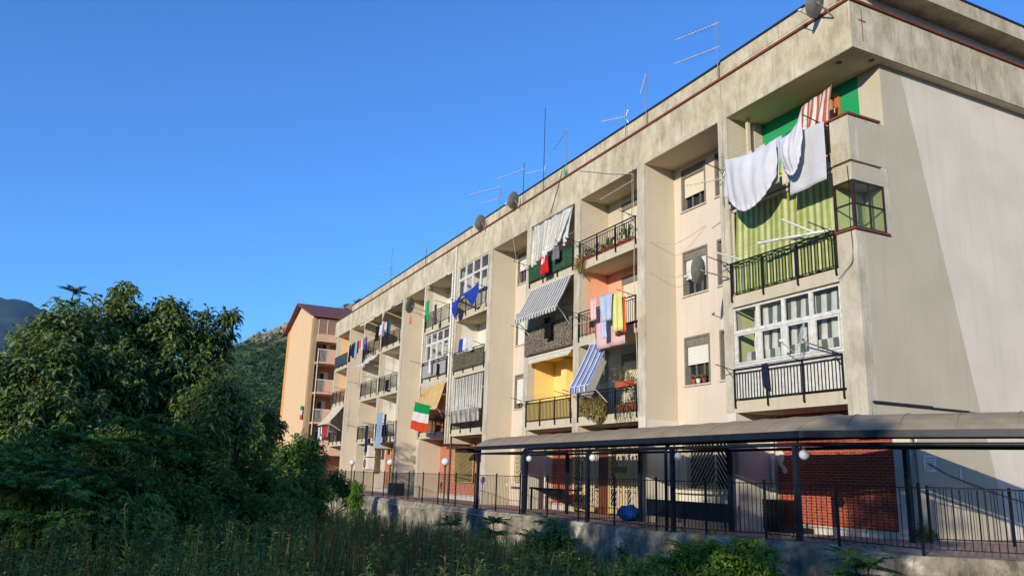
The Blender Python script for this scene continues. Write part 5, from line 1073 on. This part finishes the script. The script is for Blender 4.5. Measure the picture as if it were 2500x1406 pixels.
# dark undergrowth bushes
bl = [(-20, 1170, 9.5, 110), (90, 1150, 10.5, 80), (190, 1130, 11.5, 80), (320, 1110, 12, 80), (430, 1100, 13, 70), (380, 1190, 11, 80), (500, 1150, 13, 75), (610, 1160, 15, 70), (560, 1220, 12.5, 80), (690, 1230, 15, 60), (250, 1210, 10.5, 80), (450, 1240, 11, 80), (650, 1280, 12.5, 70), (120, 1230, 9, 80), (760, 1250, 17, 45), (330, 1280, 9.5, 70), (720, 1190, 18, 40)]
names = ['at the left edge', 'next to the left edge under the trees', 'under the left trees by the ferny fronds', 'in shade below the tall tree', 'in shade below the sunlit shrub', 'in the middle of the undergrowth', 'below the right lobe of the tall tree', 'before the dark rounded tree', 'in the right middle of the undergrowth', 'before the foot of the orange block', 'left of the middle of the undergrowth', 'in the lower middle of the undergrowth', 'low at the right of the undergrowth', 'low at the left of the undergrowth', 'nearest the retaining wall end', 'low in front of the middle bushes', 'behind the bushes before the orange block']
for i, (px, py, d, r) in enumerate(bl):
    cs = [B_(px+random.uniform(-.5, .5)*r, py+random.uniform(-.25, .6)*r, d*random.uniform(.96, 1.04), r*random.uniform(.5, .8)) for _ in range(5)]
    tree('dark_bush', 'dark leafy bush '+names[i], 'bush', base_of(px, d), cs, 330, .12, GR['dark'] if i % 3 else GR['weed'], nl=8, trunk_r=.03, group='bushes of the shaded undergrowth', simple=(i % 2 == 0), wid=.38)
# ailanthus suckers: rosettes of long feathered leaves
def frond(base, d, L, nleaf, P, D, LL, mb, lw=.11):
    base = Vector(base); d = Vector(d).normalized(); side = d.cross(Vector((0, 0, 1))); side = side.normalized() if side.length > .05 else Vector((1, 0, 0)); pts = []
    for i in range(7): t_ = i/6; pts.append(base+d*L*t_+Vector((0, 0, -.32*L*t_*t_)))
    mb.tube(pts, [.008-.001*i for i in range(7)], 4, False)
    for i in range(nleaf):
        t_ = .15+.85*i/nleaf; p = base+d*L*t_+Vector((0, 0, -.32*L*t_*t_)); s_ = math.sin(PI*min(1, .18+t_*.78))
        for sg in (-1, 1): P.append(p); D.append(side*sg+d*.35+Vector((0, 0, -.1+random.uniform(-.12, .12)))); LL.append(lw*s_*random.uniform(.9, 1.1)*1.3)
def ailanthus(label, base, tops, L=.6, nf=11, mat='fern', cat='sapling', nleaf=13, group='feathery saplings'):
    base = Vector(base); e = empty('ailanthus_sapling', label, cat, base, group); mb = MB(); P, D, LL = [], [], []
    for c in tops:
        c = Vector(c); limb(mb, base, c, .02, .01, .06)
        for lvl in range(2):
            cc = c-Vector((0, 0, .22*lvl))
            for k in range(nf): a = 2*PI*k/nf+random.uniform(-.25, .25)+lvl; el = random.uniform(.1, .75)-lvl*.2; frond(cc, (math.cos(a)*math.cos(el), math.sin(a)*math.cos(el), math.sin(el)), L*random.uniform(.75, 1.1), nleaf, P, D, LL, mb, L*.17)
    mb.build('stem', GR['stem'], e, True); P = np.array([tuple(p) for p in P]); D = np.array([tuple(p) for p in D]); LL = np.array(LL)
    leafcloud('foliage', P, D, LL, LL*.34, GR[mat], e, .35); return e
ailanthus('feathery sapling whose single rosette tops the tall tree at upper left', base_of(180, 15.8), [at(180, 712, 15.6)], L=.33, nf=12, nleaf=11)
ailanthus('ferny sapling with broad fronds in the shade at the lower left', base_of(250, 9), [at(235, 1100, 9.3), at(160, 1080, 9.8)], L=.5)
ailanthus('ferny sapling with fronds in the middle of the trees', base_of(345, 10), [at(335, 1035, 10.5), at(400, 1060, 10.8)], L=.5)
ailanthus('ferny sapling at the far left edge of the undergrowth', base_of(40, 8.5), [at(60, 1135, 8.6), at(10, 1180, 8.2), at(130, 1150, 8.8)], L=.45)
ailanthus('low ferny sapling right of the lower-left ferns', base_of(200, 8), [at(160, 1200, 8.2)], L=.42)
ailanthus('bright green sapling fanned against the retaining wall under the barred window', base_of(1700, 13), [at(1690, 1345, 13.0), at(1630, 1380, 12.5), at(1750, 1350, 13.2), at(1560, 1400, 12.4), at(1710, 1395, 12.4)], L=.52, mat='bright')
ailanthus('green sapling against the retaining wall below the black crate', base_of(1790, 13), [at(1830, 1335, 13), at(1790, 1365, 12.6), at(1860, 1365, 12.8), at(1820, 1395, 12.4)], L=.5, mat='bright')
ailanthus('green sapling arching before the wall below the red brick wall', base_of(2080, 11.5), [at(2085, 1365, 12), at(2120, 1385, 11.8)], L=.5)
ailanthus('dark sapling before the wall near the white cable end', base_of(1205, 17), [at(1205, 1275, 17.3), at(1190, 1310, 17)], L=.5, mat='dark')
ailanthus('dark sapling before the wall left of the white cable end', base_of(1100, 18), [at(1100, 1280, 18.5)], L=.5, mat='dark')
ailanthus('tall dark sapling with large drooping leaves before the lattice gates', base_of(1330, 13.5), [at(1340, 1275, 14), at(1300, 1315, 13.6), at(1385, 1330, 13.4)], L=.42, mat='dark', nleaf=9)
tree('leafy_weed', 'coarse-leaved dark weed standing up before the lattice gates', 'weed', base_of(1400, 12), [B_(1350, 1300, 12.2, 28), B_(1320, 1340, 12, 35), B_(1370, 1350, 12, 35), B_(1395, 1385, 11.8, 40), B_(1290, 1375, 12, 35)], 300, .14, GR['dark'], nl=7, trunk_r=.02)
tree('leafy_shrub', 'low bright green shrub massed against the wall under the barred window', 'shrub', base_of(1720, 12.2), [B_(1600, 1400, 12, 45), B_(1680, 1385, 12.3, 50), B_(1760, 1375, 12.5, 50), B_(1820, 1360, 12.7, 42), B_(1850, 1400, 12.3, 45), B_(1540, 1410, 11.8, 40), B_(1740, 1410, 12, 50)], 620, .11, GR['bright'], nl=10, trunk_r=.02, wid=.36)
tree('leafy_weed', 'thin dark spiky weed standing before the wall right of the lattice gates', 'weed', base_of(1510, 12.5), [B_(1520, 1345, 12.6, 12), B_(1522, 1375, 12.6, 16), B_(1515, 1400, 12.6, 20)], 110, .1, GR['dark'], nl=8, trunk_r=.015, wid=.2)
tree('leafy_weed', 'brown spiky weed standing before the wall below the blue bag', 'weed', base_of(1440, 12.5), [B_(1440, 1350, 12.6, 10), B_(1445, 1380, 12.6, 14), B_(1450, 1405, 12.6, 18)], 110, .09, GR['dry'], nl=8, trunk_r=.015, wid=.2)
tree('yellow_weed', 'tall yellow-green weed at the left end of the retaining wall', 'weed', base_of(870, 21), [B_(872, 1190, 22, 14), B_(868, 1220, 22, 18), B_(872, 1255, 22, 20), B_(875, 1290, 22, 16)], 330, .13, GR['bright'], nl=8, trunk_r=.03, wid=.2)
tree('wall_creeper', 'small green creeper growing on the paving at the foot of the corner downpipe', 'weed', (.5, 1.0, .15), [(Vector((.35, 1.1, .35)), .22), (Vector((.7, .9, .3)), .16)], 90, .09, GR['dark'], nl=6, trunk_r=.01)
# tall weeds, dead stalks and grass: uncountable
def spots(n, y0=-3.0, dmin=4.2, dmax=26):
    out = []
    while len(out) < n:
        px = random.uniform(-250, 2700); d = dmin + (dmax-dmin)*random.random()**1.15; v = ray(px, 1150); v.z = 0; v.normalize(); x, y = CAM.x+v.x*d, CAM.y+v.y*d
        if y < wall_y(x)-.15 and x > -48: out.append((x, y, px, d))
    return out
def allow(x, y, px, d, h):
    """keep the weeds as low as they grow there: taller to the left, short toward the wall"""
    z = gz(x, y)+h; yy = 1150+FPX*(CAM.z-z)/d; lim = np.interp(px, [-300, 0, 400, 700, 900, 1200, 1500, 1900, 2500], [1230, 1225, 1212, 1232, 1248, 1284, 1324, 1362, 1385])
    return yy > lim-25*random.random()
def weeds(name, label, n, hr, mat, leafl, dens, straight=.1, leafw=.12, cat='weeds', mask=None):
    mb = MB(); P, D, L = [], [], []
    for x, y, px, d in spots(n):
        if mask and not mask(x, y, px): continue
        h = random.uniform(*hr); 
        for _ in range(6):
            if allow(x, y, px, d, h): break
            h *= .82
        else: continue
        z = gz(x, y); lean = Vector((random.gauss(0, straight), random.gauss(0, straight), 1)).normalized(); b = Vector((x, y, z))
        mb.tube([b, b+lean*h*.5, b+lean*h+Vector((random.gauss(0, .03), random.gauss(0, .03), 0))], [.008, .006, .003], 3, False)
        k = int(dens*h); t_ = rng.uniform(.25, 1, k)**.8; P.append(np.array(b)+np.array(lean)*h*t_[:, None]); D.append(rdir(k, .1, .9)); L.append(leafl*rng.uniform(.5, 1.2, k)*(1.25-.6*t_))
    if not P: return
    P, D, L = map(np.concatenate, (P, D, L)); o = leafcloud(name, P, D, L, L*leafw, GR[mat], None, .6, True); tag(o, label, cat, kind='stuff')
    s_ = mb.build(name+'_stems', GR['stem'] if mat != 'dry' else GR['dry']); s_['kind'] = 'stuff'; s_['label'] = 'thin upright stems of the '+label.split(' ', 1)[1]; s_['category'] = 'stems'
clump = lambda s, t_: (lambda x, y, px: n2(x, y, s) > t_)
weeds('tall_weeds', 'dense tall green weeds filling the shaded field', 4600, (.7, 1.3), 'weed', .1, 95)
weeds('dry_weeds', 'patchy brown dried weeds among the green ones', 1800, (.5, 1.1), 'dry', .07, 70, .16, .14, mask=lambda x, y, px: n2(x+3, y, .8) > .15 or 750 < px < 1150)
weeds('brown_stalks', 'reddish brown dried stalks crowding before the retaining wall', 6500, (.6, 1.2), 'dry', .06, 80, .1, .12, mask=lambda x, y, px: 700 < px < 1300 and n2(x, y, 1.3) > -.3)
weeds('leafy_weeds', 'scattered pale green leafy weeds in the foreground field', 1500, (.5, 1.2), 'bright', .08, 80, .1, .14, mask=lambda x, y, px: n2(x, y+5, .9) > .45 or 1550 < px < 1900)
# grass blades
sp_ = spots(30000); P = np.array([(x+random.gauss(0, .05), y+random.gauss(0, .05), gz(x, y)) for x, y, _, _ in sp_]); D = rdir(len(P), .75, 1); tag(leafcloud('grass', P, D, rng.uniform(.25, .7, len(P)), .014, GR['grass'], None, .5), 'long unmown grass between the weeds of the field', 'grass', kind='stuff')
# seed heads and small pale flowers
mb = MB(); 
for x, y, px, d in spots(420):
    h = random.uniform(.6, 1.15)
    if not allow(x, y, px, d, h): continue
    z = gz(x, y)+h; r = random.uniform(.005, .011); mb.lathe([(.001, -r), (r, -r*.3), (r*1.2, r*.5), (.001, r)], (x, y, z), 6)
tag(mb.build('wild_flowers', plain('pale_mauve_petals', '#B9AEB4', .8)), 'tiny pale mauve and white flowers dotted among the weeds', 'flowers', kind='stuff')
# weeds along the foot of the fence
P = []
for _ in range(60):
    x = random.choice([random.uniform(-7.5, -3), random.uniform(-30, -17), random.uniform(-3, 2)]); c = np.array([x, -2.35+random.uniform(-.15, .3), paving_z(x)+.03]); P.append(c+np.abs(rdir(14))*[.12, .1, .1])
P = np.concatenate(P); tag(leafcloud('wall_top_weeds', P, rdir(len(P), 0, 1), .07, .03, GR['dark'], None, .5, True), 'small weeds sprouting from the paving along the iron fence', 'weeds', kind='stuff')

# ------------------------------------------------------------------ unseen block and trees added behind the camera to shade the field
dirx = Vector((.88, -1.35, 0)).normalized(); perp = Vector((-dirx.y, dirx.x, 0))
HB = empty('shade_block', 'long plain block added unseen behind the viewpoint to shade the field', 'building', Vector((13, -16, 0))+dirx*33)
def pt(s_, t_, z): return Vector((13, -16, z))+dirx*(33+s_)+perp*t_
def obox(s0, s1, t0, t1, z0, z1):
    m = MB(); c = [pt(s0, t0, z0), pt(s1, t0, z0), pt(s1, t1, z0), pt(s0, t1, z0), pt(s0, t0, z1), pt(s1, t0, z1), pt(s1, t1, z1), pt(s0, t1, z1)]
    m.v = [tuple(v) for v in c]; m.f = [(0, 3, 2, 1), (4, 5, 6, 7), (0, 1, 5, 4), (1, 2, 6, 5), (2, 3, 7, 6), (3, 0, 4, 7)]; return m
HH = 6.5
obox(0, 11, -34, 42, -2, HH).build('wall', M['plaster'], HB); obox(-.5, 11.5, -34.5, 42.5, HH, HH+.3).build('roof', M['slab'], HB)
for fl_ in range(3):
    for k in range(17): t_ = -32+k*4.4; obox(-.05, .0, t_, t_+1.3, .5+fl_*3.1, 2.1+fl_*3.1).build('window', M['dark'], HB)

for i, (s_, t_, r_, lb) in enumerate(((15, -8.4, 1.9, 'leftmost of the three tall trees behind the viewpoint'), (16, -5.2, 2.0, 'middle one of the three tall trees behind the viewpoint'), (15, -2.3, 1.7, 'rightmost of the three tall trees behind the viewpoint'))):  # unseen trees added to throw shade over the ground floor
    b = Vector((13, -16, -.4))+dirx*s_+perp*t_; cs = [(b+Vector((random.uniform(-1, 1), random.uniform(-1, 1), z)), r_*k) for z, k in ((4.5, .9), (6.2, 1.0), (8.0, 1.0), (9.3, .85), (10.3, .6), (3.2, .7))]
    tree('shade_tree', 'leafy tree added unseen for shade, '+lb, 'tree', tuple(b), cs, 900, .3, GR['dark'], nl=9, trunk_r=.2, group='shade trees added behind the viewpoint', simple=True, wid=.5)

for i, t_ in enumerate((-35, -31, -27, -23.2, -19.5, -15.8, -12.3, 1.5, 5.2, 9, 13, 17)):  # row of unseen trees added for dappled shade on the field
    s_ = 22+1.5*math.sin(i*2.3); top = (12.3 if t_ < -19 else 8.75)-.24*(22-s_)+.5*math.sin(i*1.7); r_ = 2.5; b = Vector((13, -16, -.4))+dirx*s_+perp*t_
    cs = [(b+Vector((random.uniform(-.9, .9), random.uniform(-.9, .9), z+.4)), r_*k) for z, k in ((top-1.6, .65), (top-3.0, 1), (top-5.0, 1), (top-6.6, .8))+(((top-8.6, .8),) if t_ < -19 else ())]
    tree('shade_row_tree', 'leafy tree added unseen behind the viewpoint for shade, '+['first', 'second', 'third', 'fourth', 'fifth', 'sixth', 'seventh', 'eighth', 'ninth', 'tenth', 'eleventh', 'twelfth'][i]+' from the left', 'tree', tuple(b), cs, 520, .3, GR['dark'], nl=9, trunk_r=.15, group='row of trees added behind the viewpoint for shade', simple=True, wid=.5)
tree('tall_tree', 'tall tree beyond the left trees whose shadow climbs the orange gable', 'tree', (-48, -21, -1), [(Vector((-48, -21, z)), q) for z, q in ((4, 3), (6.5, 3.2), (8.6, 2.2), (9.8, 1.2))]+[(Vector((-46, -23, 5.5)), 2.2)], 900, .3, GR['dark'], nl=8, trunk_r=.25, simple=True, wid=.5)
tree('small_tree', 'small tree beyond the left trees whose shadow falls on the far pillar', 'tree', (-27.3, -12.6, -1.2), [(Vector((-27.3, -12.6, z)), q) for z, q in ((3.2, 1.2), (4.8, 1.4), (6.2, .9))], 380, .2, GR['dark'], nl=8, trunk_r=.1, simple=True, wid=.4)

# ------------------------------------------------------------------ air: distant ridges fade to blue
t = NT('hazy_air'); t.t.nodes.remove(t.b); pv = t.n('ShaderNodeVolumePrincipled'); pv.inputs['Color'].default_value = (.3, .55, 1, 1); pv.inputs['Density'].default_value = .00009; t.l(pv.outputs[0], t.o.inputs['Volume'])
mb = MB(); mb.box(-5200, 5200, -5200, 6200, -6, 640); hz = mb.build('haze', t.m); hz['kind'] = 'stuff'; hz['label'] = 'thin blue morning haze over the valley and ridges'; hz['category'] = 'haze'
